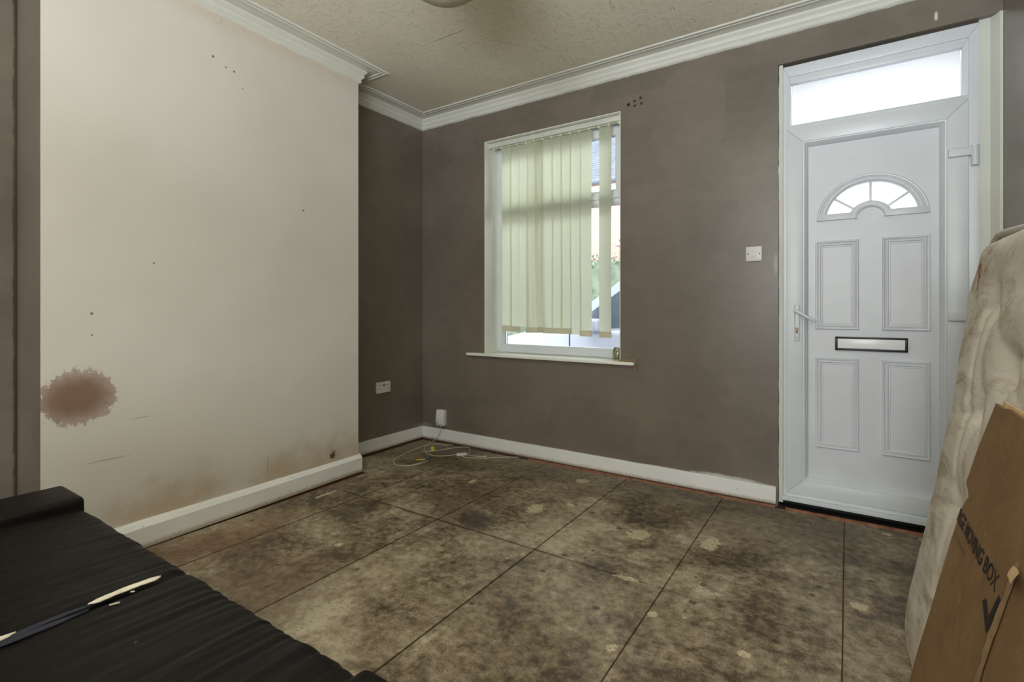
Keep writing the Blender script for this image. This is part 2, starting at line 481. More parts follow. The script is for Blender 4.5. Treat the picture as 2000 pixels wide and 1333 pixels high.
M = dict(
    taupe=m_taupe(), cream=m_cream(), ceil=m_ceiling(), floor=m_floor(),
    cornice=m_white('cornice_paint', lin(220, 219, 208), 0.5),
    skirt=m_white('skirting_gloss', lin(240, 240, 236), 0.35, 0.7),
    upvc=m_white('white_upvc', lin(219, 224, 227), 0.32),
    upvc_door=m_white('white_door_panel', lin(218, 221, 226), 0.34),
    lining=m_white('aged_white_paint', lin(214, 216, 204), 0.5),
    reveal=m_white('reveal_paint', lin(238, 238, 226), 0.5),
    glass=m_glass(),
    frosted=m_translucent('frosted_glass', (0.92, 0.94, 0.95, 1), 0.9, False, 0.0),
    vane=m_translucent('cream_blind_fabric', (0.66, 0.64, 0.48, 1), 0.74, True, 0.0, (0.90, 0.91, 0.72, 1)),
    weight=simple('blind_weight', lin(206, 202, 174), 0.6),
    rail=simple('blind_rail', lin(206, 208, 196), 0.4),
    carrier=simple('blind_carrier', lin(240, 236, 205), 0.4),
    plastic=simple('white_plastic', lin(226, 226, 220), 0.35, var=0.03),
    plastic_g=simple('grey_print', lin(150, 150, 148), 0.5),
    dark=simple('dark_hole', lin(22, 20, 18), 0.6),
    black=simple('black_plastic', lin(20, 20, 20), 0.4),
    flap=simple('letter_flap_white', lin(246, 248, 250), 0.25, var=0.02),
    brass=simple('keyway_metal', lin(120, 104, 84), 0.4, metal=0.8),
    cable=simple('cream_cable', lin(206, 200, 180), 0.45, var=0.04),
    yellow=simple('yellow_plastic', lin(226, 206, 40), 0.45),
    blue=simple('blue_plastic', lin(44, 84, 132), 0.45),
    mattress=m_mattress(), card=m_card(), leather=m_leather(),
    piping=simple('mattress_tape', lin(140, 120, 104), 0.8, bump=0.3),
    piping_w=simple('pale_mattress_tape', lin(196, 192, 186), 0.8, bump=0.3),
    thread=simple('brown_thread', lin(120, 90, 66), 0.8),
    ink=simple('black_ink', lin(20, 18, 18), 0.6),
    ink2=simple('thin_grey_ink', lin(84, 68, 54), 0.6),
    tape=simple('torn_tape', lin(138, 112, 78), 0.45, var=0.16, vscale=40, bump=0.4, bscale=90),
    cardpale=simple('torn_paper', lin(204, 172, 128), 0.8, var=0.12, vscale=30),
    foam=simple('cream_foam', lin(232, 224, 204), 0.9, var=0.1, vscale=40, bump=0.3, bscale=200),
    navy=simple('navy_lining', lin(44, 48, 60), 0.7),
    wood=m_wood('red_floorboard', lin(140, 92, 70), lin(172, 120, 92)),
    subfloor=m_wood('board_subfloor', lin(84, 56, 42), lin(112, 74, 56)),
    shade=m_translucent('paper_lantern', (0.58, 0.54, 0.42, 1), 0.2, False),
    filigree=simple('antique_metal', lin(170, 166, 140), 0.35, metal=0.7, var=0.25, vscale=60),
    bead=simple('gold_bead', lin(206, 176, 128), 0.3, metal=0.6, var=0.1),
    tarmac=simple('pale_tarmac', lin(126, 126, 130), 0.9, bump=0.3),
    paving=simple('pale_paving', lin(160, 160, 166), 0.9),
    brick=m_brick(),
    tiles=simple('grey_roof_tile', lin(104, 108, 120), 0.8, var=0.12, vscale=3),
    render=simple('white_render', lin(226, 226, 226), 0.8),
    hpane=simple('house_pane', lin(120, 132, 146), 0.12, 0.8),
    leaf=simple('hedge_leaf', lin(104, 114, 98), 0.6, var=0.3, vscale=4),
    twig=simple('hedge_twig', lin(96, 80, 66), 0.8),
    carpaint=simple('silver_car_paint', lin(158, 160, 174), 0.35, 0.5, metal=0.1, var=0.02),
    carglass=simple('car_glass', lin(66, 76, 88), 0.12, 0.7),
    rubber=simple('tyre_rubber', lin(30, 30, 30), 0.8),
    alloy=simple('wheel_alloy', lin(170, 172, 176), 0.35, metal=0.8),
)


# ------------------------------------------------------------------ mesh kit
def link(name, me, mat=None, parent=None, smooth=None):
    o = bpy.data.objects.new(name, me)
    COL.objects.link(o)
    if mat is not None:
        me.materials.append(mat)
    if parent is not None:
        o.parent = parent
    if smooth is not None:
        me.shade_smooth()
        me.set_sharp_from_angle(angle=R(smooth))
    return o


def from_py(name, verts, faces, mat=None, parent=None, smooth=None, fix=True):
    me = bpy.data.meshes.new(name)
    me.from_pydata([tuple(v) for v in verts], [], [tuple(f) for f in faces])
    if fix:
        bm = bmesh.new()
        bm.from_mesh(me)
        bmesh.ops.recalc_face_normals(bm, faces=bm.faces)
        bm.to_mesh(me)
        bm.free()
    return link(name, me, mat, parent, smooth)


def bm_obj(name, bm, mat=None, parent=None, smooth=None):
    me = bpy.data.meshes.new(name)
    bmesh.ops.recalc_face_normals(bm, faces=bm.faces)
    bm.to_mesh(me)
    bm.free()
    return link(name, me, mat, parent, smooth)


def empty(name, loc=(0, 0, 0)):
    o = bpy.data.objects.new(name, None)
    o.empty_display_size = 0.05
    COL.objects.link(o)
    o.location = loc
    return o


def add_box(bm, lo, hi, bev=0.0, seg=2):
    t = bmesh.new()
    bmesh.ops.create_cube(t, size=1.0)
    for v in t.verts:
        v.co = Vector([lo[i] + (v.co[i] + 0.5) * (hi[i] - lo[i]) for i in range(3)])
    if bev:
        bmesh.ops.bevel(t, geom=list(t.edges), offset=bev, segments=seg, affect='EDGES', profile=0.6)
    merge(bm, t)


def merge(bm, t):
    me = bpy.data.meshes.new('tmp')
    t.to_mesh(me)
    t.free()
    bm.from_mesh(me)
    bpy.data.meshes.remove(me)


def box(name, lo, hi, mat, parent=None, bev=0.0, seg=2, smooth=40):
    bm = bmesh.new()
    add_box(bm, lo, hi, bev, seg)
    o = bm_obj(name, bm, mat, parent, smooth if bev else None)
    return o


def add_prism(bm, poly, a0, a1, axis='Y', bev=0.0, seg=2):
    """poly in the two other axes (X,Z for Y; X,Y for Z; Y,Z for X), extruded from a0 to a1"""
    def P(p, a):
        return {'Y': (p[0], a, p[1]), 'Z': (p[0], p[1], a), 'X': (a, p[0], p[1])}[axis]
    t = bmesh.new()
    f0 = [t.verts.new(P(p, a0)) for p in poly]
    f1 = [t.verts.new(P(p, a1)) for p in poly]
    n = len(poly)
    t.faces.new(f0)
    t.faces.new(f1[::-1])
    for i in range(n):
        t.faces.new((f0[i], f0[(i + 1) % n], f1[(i + 1) % n], f1[i]))
    bmesh.ops.recalc_face_normals(t, faces=t.faces)
    if bev:
        bmesh.ops.bevel(t, geom=list(t.edges), offset=bev, segments=seg, affect='EDGES', profile=0.6)
    merge(bm, t)


def prism(name, poly, a0, a1, mat, parent=None, axis='Y', bev=0.0, smooth=40):
    bm = bmesh.new()
    add_prism(bm, poly, a0, a1, axis, bev)
    return bm_obj(name, bm, mat, parent, smooth if bev else None)


def tube(name, pts, rad, mat, parent=None, seg=8, smooth=60, res=6):
    """round tube through a smooth spline of points"""
    P = [Vector(p) for p in pts]
    Q = []
    for i in range(len(P) - 1):
        p0, p1, p2, p3 = P[max(i - 1, 0)], P[i], P[i + 1], P[min(i + 2, len(P) - 1)]
        for k in range(res):
            t = k / res
            Q.append(0.5 * ((2 * p1) + (p2 - p0) * t + (2 * p0 - 5 * p1 + 4 * p2 - p3) * t * t + (3 * p1 - p0 - 3 * p2 + p3) * t ** 3))
    Q.append(P[-1])
    V, F = [], []
    up = Vector((0, 0, 1))
    for i, q in enumerate(Q):
        d = (Q[min(i + 1, len(Q) - 1)] - Q[max(i - 1, 0)]).normalized()
        s = d.cross(up)
        s = s.normalized() if s.length > 1e-4 else Vector((1, 0, 0))
        u = s.cross(d)
        for k in range(seg):
            a = 2 * math.pi * k / seg
            V.append(q + s * math.cos(a) * rad + u * math.sin(a) * rad)
    for i in range(len(Q) - 1):
        for k in range(seg):
            F.append((i * seg + k, i * seg + (k + 1) % seg, (i + 1) * seg + (k + 1) % seg, (i + 1) * seg + k))
    F.append(tuple(range(seg)))
    F.append(tuple(range((len(Q) - 1) * seg, len(Q) * seg))[::-1])
    return from_py(name, V, F, mat, parent, smooth)


def cyl_bm(bm, c0, c1, r0, r1=None, seg=20):
    r1 = r0 if r1 is None else r1
    c0, c1 = Vector(c0), Vector(c1)
    d = (c1 - c0).normalized()
    s = d.orthogonal().normalized()
    u = d.cross(s)
    a = [bm.verts.new(c0 + (s * math.cos(2 * math.pi * k / seg) + u * math.sin(2 * math.pi * k / seg)) * r0) for k in range(seg)]
    b = [bm.verts.new(c1 + (s * math.cos(2 * math.pi * k / seg) + u * math.sin(2 * math.pi * k / seg)) * r1) for k in range(seg)]
    bm.faces.new(a)
    bm.faces.new(b[::-1])
    for k in range(seg):
        bm.faces.new((a[k], a[(k + 1) % seg], b[(k + 1) % seg], b[k]))


def cyl(name, c0, c1, r0, mat, parent=None, r1=None, seg=20):
    bm = bmesh.new()
    cyl_bm(bm, c0, c1, r0, r1, seg)
    return bm_obj(name, bm, mat, parent, 40)


def sweep(profile, path, i0, i1, jit=0.0, jset=(), step=0.05, seed=0):
    """profile (out, z) mitred along plan path; returns verts, faces for segments i0..i1; out grows to the right of travel"""
    P = [Vector(p) for p in path]

    def nrm(a, b):
        d = (b - a).normalized()
        return Vector((d.y, -d.x))
    mit = []
    for i in range(len(P)):
        if i == 0:
            mit.append(nrm(P[0], P[1]))
        elif i == len(P) - 1:
            mit.append(nrm(P[-2], P[-1]))
        else:
            a, b = nrm(P[i - 1], P[i]), nrm(P[i], P[i + 1])
            mit.append((a + b) / (1 + a.dot(b)))
    V, F = [], []
    rings = []
    for i in range(i0, i1):
        L = (P[i + 1] - P[i]).length
        n = max(1, int(L / step)) if jit else 1
        for k in range(n + (1 if i == i1 - 1 else 0)):
            t = k / n
            rings.append((P[i].lerp(P[i + 1], t), mit[i].lerp(mit[i + 1], t)))
    m = len(profile)
    for j, (p, mv) in enumerate(rings):
        for q, (o, z) in enumerate(profile):
            dz = 0.0
            if q in jset:
                dz = jit * (mnoise.noise(Vector((p.x * 9, p.y * 9, seed))) + 0.6 * mnoise.noise(Vector((p.x * 31, p.y * 31, seed + 5))))
            V.append((p.x + mv.x * o, p.y + mv.y * o, z + dz))
    for j in range(len(rings) - 1):
        for q in range(m):
            F.append((j * m + q, j * m + (q + 1) % m, (j + 1) * m + (q + 1) % m, (j + 1) * m + q))
    F.append(tuple(range(m)))
    F.append(tuple(range((len(rings) - 1) * m, len(rings) * m))[::-1])
    return V, F


def tag(o, label=None, cat=None, group=None, kind=None):
    if label:
        o['label'] = label
    if cat:
        o['category'] = cat
    if group:
        o['group'] = group
    if kind:
        o['kind'] = kind
    return o


def struct(o):
    o['kind'] = 'structure'
    return o


def copy_tree(o, parent=None):
    c = o.copy()
    COL.objects.link(c)
    c.parent = parent
    for ch in list(o.children):
        copy_tree(ch, c)
    return c


# ------------------------------------------------------------------ room shell
XL, XR, YW, YR, ZC = -3.04, 0.598, 3.19, -3.4, 2.72
BN, BF = (-2.715, 0.645), (-2.757, 2.271)          # chimney breast corners, near and far
WX0, WX1, WZ0, WZ1 = -2.378, -1.254, 0.738, 2.418  # window opening
DX0, DX1, DZ1 = -0.324, 0.592, 2.475               # door opening
YO = 3.52                                          # outer face of the window wall


def wall_holes(name, x0, x1, z0, z1, holes, y0, y1, mat, parent=None):
    xs = sorted({x0, x1, *[h[0] for h in holes], *[h[1] for h in holes]})
    zs = sorted({z0, z1, *[h[2] for h in holes], *[h[3] for h in holes]})

    def solid(i, k):
        if not (0 <= i < len(xs) - 1 and 0 <= k < len(zs) - 1):
            return False
        cx, cz = (xs[i] + xs[i + 1]) / 2, (zs[k] + zs[k + 1]) / 2
        return not any(h[0] < cx < h[1] and h[2] < cz < h[3] for h in holes)
    bm = bmesh.new()
    cache = {}

    def v(x, y, z):
        key = (round(x, 5), round(y, 5), round(z, 5))
        if key not in cache:
            cache[key] = bm.verts.new((x, y, z))
        return cache[key]
    for i in range(len(xs) - 1):
        for k in range(len(zs) - 1):
            if not solid(i, k):
                continue
            a, b, c, d = xs[i], xs[i + 1], zs[k], zs[k + 1]
            bm.faces.new((v(a, y0, c), v(b, y0, c), v(b, y0, d), v(a, y0, d)))
            bm.faces.new((v(a, y1, c), v(a, y1, d), v(b, y1, d), v(b, y1, c)))
            if not solid(i - 1, k):
                bm.faces.new((v(a, y0, c), v(a, y0, d), v(a, y1, d), v(a, y1, c)))
            if not solid(i + 1, k):
                bm.faces.new((v(b, y0, c), v(b, y1, c), v(b, y1, d), v(b, y0, d)))
            if not solid(i, k - 1):
                bm.faces.new((v(a, y0, c), v(a, y1, c), v(b, y1, c), v(b, y0, c)))
            if not solid(i, k + 1):
                bm.faces.new((v(a, y0, d), v(b, y0, d), v(b, y1, d), v(a, y1, d)))
    return bm_obj(name, bm, mat, parent)


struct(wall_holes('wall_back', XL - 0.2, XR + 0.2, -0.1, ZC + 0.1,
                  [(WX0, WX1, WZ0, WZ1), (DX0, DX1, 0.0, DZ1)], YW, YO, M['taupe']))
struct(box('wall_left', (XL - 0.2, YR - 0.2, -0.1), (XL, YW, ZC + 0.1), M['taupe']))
struct(box('wall_right', (XR, YR - 0.2, -0.1), (XR + 0.2, YW, ZC + 0.1), M['taupe']))
struct(box('wall_front', (XL, YR - 0.2, -0.1), (XR, YR, ZC + 0.1), M['taupe']))
struct(box('ceiling', (XL - 0.1, YR - 0.1, ZC), (XR + 0.1, YW + 0.1, ZC + 0.1), M['ceil']))

# chimney breast: cream front, taupe returns
bm = bmesh.new()
pl = [(XL - 0.02, BN[1]), BN, BF, (XL - 0.02, BF[1])]
vb = [bm.verts.new((x, y, 0)) for x, y in pl]
vt = [bm.verts.new((x, y, ZC)) for x, y in pl]
for i in range(4):
    f = bm.faces.new((vb[i], vb[(i + 1) % 4], vt[(i + 1) % 4], vt[i]))
    f.material_index = 0 if i == 1 else 1
bm.faces.new(vb[::-1])
bm.faces.new(vt)
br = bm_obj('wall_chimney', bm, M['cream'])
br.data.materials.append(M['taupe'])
struct(br)

# floor: old boards, hardboard sheets laid over them
fl = struct(box('floor', (XL - 0.1, YR - 0.1, -0.1), (XR + 0.1, YO, -0.007), M['subfloor']))
GAP = 0.0022
XS = [-2.697, -2.384, -1.789, -1.194, -0.606, -0.013, 0.585]
FE = 3.142


def sheet(x0, x1, y0, y1):
    dz = random.uniform(-0.0006, 0.0006)
    bm = bmesh.new()
    add_box(bm, (x0 + GAP, y0 + 0.0032, -0.0068), (x1 - GAP, y1 - 0.0032, 0.0 + dz), 0.0009, 1)
    bm_obj('hardboard_sheet', bm, M['floor'], fl)


for i in range(6):
    x0, x1 = XS[i], XS[i + 1]
    if i < 4:
        cuts = [FE, 1.985, 0.80, -0.39, -1.58, -2.77, YR]
    else:
        cuts = [FE, 1.02, 0.42, -0.78, -1.97, YR] if i == 4 else [FE, 1.34, 0.15, -1.04, -2.23, YR]
    for a, b in zip(cuts[1:], cuts[:-1]):
        sheet(x0, x1, a, b)
sheet(-2.995, -2.697, 2.30, FE)
sheet(-3.03, -2.697, YR, -1.2)
sheet(-3.03, -2.697, -1.2, 0.62)

# cornice in mitred lengths: bands of moulding and two reeds out on the ceiling
CP = [(0, 2.632), (0.010, 2.636), (0.016, 2.644), (0.013, 2.653), (0.018, 2.660), (0.027, 2.668), (0.030, 2.680), (0.026, 2.688), (0.034, 2.694), (0.042, 2.702), (0.043, 2.712), (0.037, 2.7165),
      (0.040, 2.7172), (0.100, 2.7172), (0.104, 2.7130), (0.112, 2.7125), (0.116, 2.7172), (0.126, 2.7172), (0.130, 2.7125), (0.140, 2.7125), (0.145, 2.7172), (0.147, 2.7205), (0, 2.7205)]
PATH = [(XL, YR), (XL, BN[1]), BN, BF, (XL, BF[1]), (XL, YW), (XR, YW), (XR, YR)]
CPATH = [(XL, YR), (XL, BN[1]), (-2.738, BN[1]), (-2.757, BF[1]), (XL, BF[1]), (XL, YW), (XR, YW), (XR, YR)]
for k, (a, b) in enumerate(((0, 1), (1, 2), (2, 3), (3, 4), (4, 5), (5, 6), (6, 7))):
    V, F = sweep(CP, CPATH, a, b, 0.005, (0, 1), 0.03, 3 + k)
    struct(from_py('trim_%d' % (k + 1), V, F, M['cornice'], None, 30))

# skirtings
SQ = [(0, 0.010), (0.018, 0.010), (0.018, 0.099), (0.015, 0.1025), (0, 0.104)]
SB = [(0, 0.004), (0.021, 0.004), (0.022, 0.098), (0.019, 0.1015), (0.008, 0.116), (0.0, 0.130)]
SPATH = [(-2.698, 0.645), (-2.757, 2.271), (XL, BF[1]), (XL, YW), (-0.334, YW)]
V, F = sweep([(o, z) if o else (-0.03, z) for o, z in SB], [SPATH[0], (-2.757, 2.286)], 0, 1, 0.004, (5,), 0.04, 2)
struct(from_py('baseboard_chimney', V, F, M['skirt'], None, 30))
V, F = sweep(SQ, SPATH, 2, 3, 0.002, (4,), 0.04, 4)
struct(from_py('baseboard_left', V, F, M['skirt'], None, 30))
V, F = sweep(SQ, SPATH, 3, 4, 0.002, (4,), 0.04, 6)
struct(from_py('baseboard_back', V, F, M['skirt'], None, 30))
# strip of raw board edge left showing under the window-wall skirting and the door
struct(box('trim_8', (-1.95, FE + 0.012, -0.008), (-0.335, FE + 0.030, 0.003), M['wood']))
struct(box('trim_9', (-0.285, FE + 0.010, -0.008), (0.585, FE + 0.030, 0.004), M['wood']))
struct(box('trim_10', (-0.324, 3.172, -0.02), (0.592, YO, 0.006), M['dark']))


# ------------------------------------------------------------------ joinery helpers
def frame4(parent, names, x0, x1, z0, z1, wl, wr, wt, wb, y0, y1, mat, bev=0.003, lip=None):
    """four mitred members round a rectangle; lip = (width, depth) adds the sloping glazing bead inside each"""
    a, b, c, d = x0 + wl, x1 - wr, z0 + wb, z1 - wt
    polys = [('v', [(x0, z0), (a, c), (a, d), (x0, z1)]), ('v', [(x1, z1), (b, d), (b, c), (x1, z0)]),
             ('h', [(x0, z1), (a, d), (b, d), (x1, z1)]), ('h', [(x1, z0), (b, c), (a, c), (x0, z0)])]
    for kind, p in polys:
        o = prism(names[0] if kind == 'v' else names[1], p, y0, y1, mat, parent, 'Y', bev, 35)
    if lip:
        lw, ld = lip
        oo = [(a, c), (b, c), (b, d), (a, d)]
        ii = [(a + lw, c + lw), (b - lw, c + lw), (b - lw, d - lw), (a + lw, d - lw)]
        prof = [(0.0, y0 + 0.002), (0.25, y0 + 0.003), (0.7, y0 + ld * 0.55), (1.0, y0 + ld), (1.0, y0 + ld + 0.012), (0.0, y0 + ld + 0.012)]
        V, F = [], []
        for i in range(4):
            for t, y in prof:
                V.append((oo[i][0] + (ii[i][0] - oo[i][0]) * t, y, oo[i][1] + (ii[i][1] - oo[i][1]) * t))
        m = len(prof)
        for i in range(4):
            for q in range(m):
                F.append((i * m + q, i * m + (q + 1) % m, ((i + 1) % 4) * m + (q + 1) % m, ((i + 1) % 4) * m + q))
        from_py('glazing_bead', V, F, mat, parent, 35)


# ------------------------------------------------------------------ window
win = struct(empty('window_1', (0, 0, 0)))
YF = 3.362
box('reveal_lining', (WX0, YW - 0.001, 0.757), (WX0 + 0.005, YF + 0.01, WZ1), M['reveal'], win)
box('reveal_lining', (WX1 - 0.005, YW - 0.001, 0.757), (WX1, YF + 0.01, WZ1), M['reveal'], win)
box('reveal_lining', (WX0 + 0.005, YW - 0.001, WZ1 - 0.005), (WX1 - 0.005, YF + 0.01, WZ1), M['reveal'], win)
sb = bmesh.new()
add_prism(sb, [(-2.525, 3.14), (-1.148, 3.14), (-1.148, YW), (WX1, YW), (WX1, YF + 0.05), (WX0, YF + 0.05), (WX0, YW), (-2.525, YW)], 0.7375, 0.758, 'Z', 0.004)
bm_obj('window_sill', sb, M['reveal'], win, 35)
frame4(win, ('frame_stile', 'frame_rail'), -2.377, -1.256, 0.759, 2.412, 0.052, 0.050, 0.052, 0.050, YF, YF + 0.07, M['upvc'], 0.003)
box('transom', (-2.325, YF, 1.855), (-1.306, YF + 0.07, 1.905), M['upvc'], win, 0.003)
frame4(win, ('sash_stile', 'sash_rail'), -2.345, -1.29, 1.885, 2.382, 0.05, 0.055, 0.05, 0.05, YF - 0.018, YF + 0.05, M['upvc'], 0.003, (0.014, 0.02))
# bead of the fixed lower light
frame4(win, ('bead_stile', 'bead_rail'), -2.328, -1.304, 0.806, 1.858, 0.016, 0.016, 0.014, 0.016, YF + 0.012, YF + 0.05, M['upvc'], 0.003)
box('window_pane', (-2.315, YF + 0.030, 0.818), (-1.315, YF + 0.034, 1.848), M['glass'], win)
box('window_pane', (-2.285, YF + 0.020, 1.945), (-1.355, YF + 0.024, 2.322), M['glass'], win)
hb = bmesh.new()
add_box(hb, (-1.84, YF - 0.028, 1.893), (-1.74, YF - 0.018, 1.915), 0.003)
add_box(hb, (-1.80, YF - 0.044, 1.897), (-1.69, YF - 0.030, 1.911), 0.004)
bm_obj('window_handle', hb, M['upvc'], win, 40)
box('outer_sill', (WX0 + 0.002, YF + 0.072, 0.74), (WX1 - 0.002, YO + 0.08, 0.765), M['render'], win, 0.004)

# ------------------------------------------------------------------ vertical blind
bl = tag(empty('vertical_blind', (-1.814, 3.25, 2.392)),
         'cream vertical blind with uneven fabric vanes hanging in the window recess', 'blind')


def ploc(o, root):
    o.matrix_parent_inverse = Matrix.Translation(-root.location)
    return o


hr = bmesh.new()
add_box(hr, (-2.372, 3.228, 2.374), (-1.262, 3.268, 2.410), 0.004)
ploc(bm_obj('headrail', hr, M['rail'], bl, 40), bl)
cb = bmesh.new()
for i in range(15):
    x = -2.33 + i * 0.0745
    add_box(cb, (x - 0.006, 3.242, 2.358), (x + 0.006, 3.256, 2.374), 0.003)
for i in range(14):
    x = -2.33 + i * 0.0745
    cyl_bm(cb, (x, 3.236, 2.364), (x + 0.0745, 3.236, 2.364), 0.0022, None, 6)
ploc(bm_obj('carrier_chain', cb, M['carrier'], bl, 40), bl)
# x of hanging line, turn in degrees, bottom z, weight pocket kept
VANES = [(-2.204, 12, 0.936, True, 0.006), (-2.130, 7, 0.930, True, 0.0), (-2.050, 10, 0.970, False, 0.008), (-1.974, 38, 0.926, True, -0.006), (-1.914, 60, 0.930, True, 0.026),
         (-1.836, 9, 0.926, True, 0.0), (-1.762, 6, 0.926, True, 0.003), (-1.688, 9, 0.925, True, 0.0), (-1.614, 7, 0.922, False, 0.004), (-1.536, 3, 0.912, True, 0.0), (-1.389, 2, 0.908, True, 0.0)]
for i, (x, ang, zb, wt, lean) in enumerate(VANES):
    H = 2.360 - zb
    V, F = [], []
    nx, nz = 6, 16
    for k in range(nz + 1):
        z = zb + H * k / nz
        t = 1 - k / nz
        a = R(ang) + t * R(4) * math.sin(i * 2.3)
        for j in range(nx + 1):
            u = (j / nx - 0.5) * 0.089
            bow = 0.004 * (1 - (2 * j / nx - 1) ** 2) * (1 if i % 2 else -0.6)
            V.append((x + u * math.cos(a) - bow * math.sin(a) + lean * t * t, 3.25 + u * math.sin(a) + bow * math.cos(a) + 0.003 * math.sin(z * 5 + i), z))
    for k in range(nz):
        for j in range(nx):
            q = k * (nx + 1) + j
            F.append((q, q + 1, q + nx + 2, q + nx + 1))
    vo = ploc(from_py('vane', V, F, M['vane'], bl, 80, fix=False), bl)
    if wt:
        V2 = []
        n1 = nx + 1
        for k in (0, 1):
            for j in range(n1):
                p = V[j]
                a = R(ang) + R(4) * math.sin(i * 2.3)
                V2.append((p[0], p[1], zb - 0.002 + k * 0.042))
        off = Vector((-math.sin(a), math.cos(a), 0)) * 0.0025
        Vw = [Vector(p) - off for p in V2] + [Vector(p) + off for p in V2]
        Fw = []
        for s in (0, 2 * n1):
            for j in range(nx):
                Fw.append((s + j, s + j + 1, s + n1 + j + 1, s + n1 + j))
        for j in range(nx):
            Fw.append((j, j + 1, 2 * n1 + j + 1, 2 * n1 + j))
            Fw.append((n1 + j, n1 + j + 1, 3 * n1 + j + 1, 3 * n1 + j))
        Fw.append((0, n1, 3 * n1, 2 * n1))
        Fw.append((nx, n1 + nx, 3 * n1 + nx, 2 * n1 + nx))
        wo = from_py('bottom_weight', Vw, Fw, M['weight'], vo, 40)

# ------------------------------------------------------------------ front door
dr = struct(empty('door_1', (0, 0, 0)))
FY = 3.214                                   # face of the outer frame
U = M['upvc']
frame4(dr, ('frame_jamb', 'frame_rail'), -0.302, 0.522, 0.036, 2.462, 0.030, 0.040, 0.060, 0.050, FY, FY + 0.07, U, 0.003, None)
box('frame_transom', (-0.273, FY, 2.085), (0.483, FY + 0.07, 2.128), U, dr, 0.003)
# toplight beads and pane
frame4(dr, ('bead_stile', 'bead_rail'), -0.274, 0.484, 2.120, 2.404, 0.010, 0.024, 0.040, 0.012, FY + 0.008, FY + 0.05, U, 0.003)
box('toplight_pane', (-0.262, FY + 0.036, 2.134), (0.458, FY + 0.042, 2.362), M['frosted'], dr)
# sash: leaf frame round the moulded panel
SY = 3.204
frame4(dr, ('sash_stile', 'sash_rail'), -0.284, 0.481, 0.078, 2.106, 0.080, 0.080, 0.082, 0.076, SY, SY + 0.06, U, 0.004, (0.024, 0.032))
# cill, and a dark block added below it to stop daylight leaking in
box('door_leak_block', (-0.322, 3.232, 0.008), (0.590, YO + 0.02, 0.040), M['dark'], dr)
box('door_cill', (-0.302, 3.186, 0.036), (0.540, FY + 0.02, 0.058), U, dr, 0.003)
PY = 3.240                                   # face of the door panel
FCX, FCZ, SQZ = 0.101, 1.583, 0.955          # foot centre of the fanlight, height ratio


def panel_with_opening():
    bm = bmesh.new()
    out = [(-0.205, 0.152), (0.402, 0.152), (0.402, 2.026), (-0.205, 2.026)]
    inn = [(FCX + math.cos(math.pi * k / 28) * 0.20, FCZ + 0.026 + math.sin(math.pi * k / 28) * 0.20 * SQZ * 0.86) for k in range(29)]
    inn += [(FCX - 0.088 * math.cos(math.pi * k / 12), FCZ + 0.026 + 0.060 * math.sin(math.pi * k / 12)) for k in range(13)]
    ed = []
    for ring in (out, inn):
        vs = [bm.verts.new((x, PY, z)) for x, z in ring]
        ed += [bm.edges.new((vs[i], vs[(i + 1) % len(vs)])) for i in range(len(vs))]
    bmesh.ops.triangle_fill(bm, use_beauty=True, edges=ed)
    ex = bmesh.ops.extrude_face_region(bm, geom=bm.faces[:])
    for v in ex['geom']:
        if isinstance(v, bmesh.types.BMVert):
            v.co.y += 0.03
    return bm_obj('door_panel', bm, M['upvc_door'], dr)


dp = panel_with_opening()


def moulded(x0, x1, z0, z1):
    prof = [(0.0, 0.0), (0.001, 0.009), (0.005, 0.012), (0.010, 0.011), (0.013, 0.005), (0.020, 0.009), (0.024, 0.009), (0.028, 0.003), (0.034, 0.0035), (0.036, 0.0005)]
    V, F = [], []
    for o, hh in prof:
        for x, z in ((x0 + o, z0 + o), (x1 - o, z0 + o), (x1 - o, z1 - o), (x0 + o, z1 - o)):
            V.append((x, PY - hh, z))
    for i in range(len(prof) - 1):
        for k in range(4):
            F.append((i * 4 + k, i * 4 + (k + 1) % 4, (i + 1) * 4 + (k + 1) % 4, (i + 1) * 4 + k))
    q = (len(prof) - 1) * 4
    F.append((q, q + 1, q + 2, q + 3))
    from_py('moulded_panel', V, F, M['upvc_door'], dp, 25)


moulded(-0.147, 0.051, 0.992, 1.474)
moulded(0.149, 0.344, 0.992, 1.474)
moulded(-0.147, 0.051, 0.346, 0.838)
moulded(0.149, 0.344, 0.346, 0.838)

# fanlight: half-round moulding with a small arch at its foot


def arc_ring(prof, n=40):
    """prof = (radius, proud) swept through a half circle"""
    V, F = [], []
    for i in range(n + 1):
        a = math.pi * i / n
        for r, hh in prof:
            V.append((FCX + math.cos(a) * r, PY - hh, FCZ + math.sin(a) * r * SQZ))
    m = len(prof)
    for i in range(n):
        for q in range(m):
            F.append((i * m + q, i * m + (q + 1) % m, (i + 1) * m + (q + 1) % m, (i + 1) * m + q))
    F.append(tuple(range(m)))
    F.append(tuple(range(n * m, (n + 1) * m))[::-1])
    return V, F


V1, F1 = arc_ring([(0.242, -0.002), (0.242, 0.007), (0.237, 0.011), (0.230, 0.010), (0.227, 0.005), (0.221, 0.006), (0.217, 0.012), (0.207, 0.012), (0.200, 0.006), (0.196, 0.005), (0.196, -0.002)])
V2, F2 = arc_ring([(0.092, -0.002), (0.092, 0.006), (0.086, 0.012), (0.074, 0.013), (0.064, 0.012), (0.058, 0.008), (0.057, -0.002)], 24)
fb = bmesh.new()
for V, F in ((V1, F1), (V2, F2)):
    t = bmesh.new()
    vs = [t.verts.new(v) for v in V]
    for f in F:
        t.faces.new([vs[i] for i in f])
    merge(fb, t)
for x0, x1 in ((FCX - 0.238, FCX - 0.058), (FCX + 0.058, FCX + 0.238)):
    add_box(fb, (x0, PY - 0.0125, FCZ), (x1, PY + 0.002, FCZ + 0.034), 0.003)
bm_obj('fanlight_frame', fb, M['upvc_door'], dp, 30)
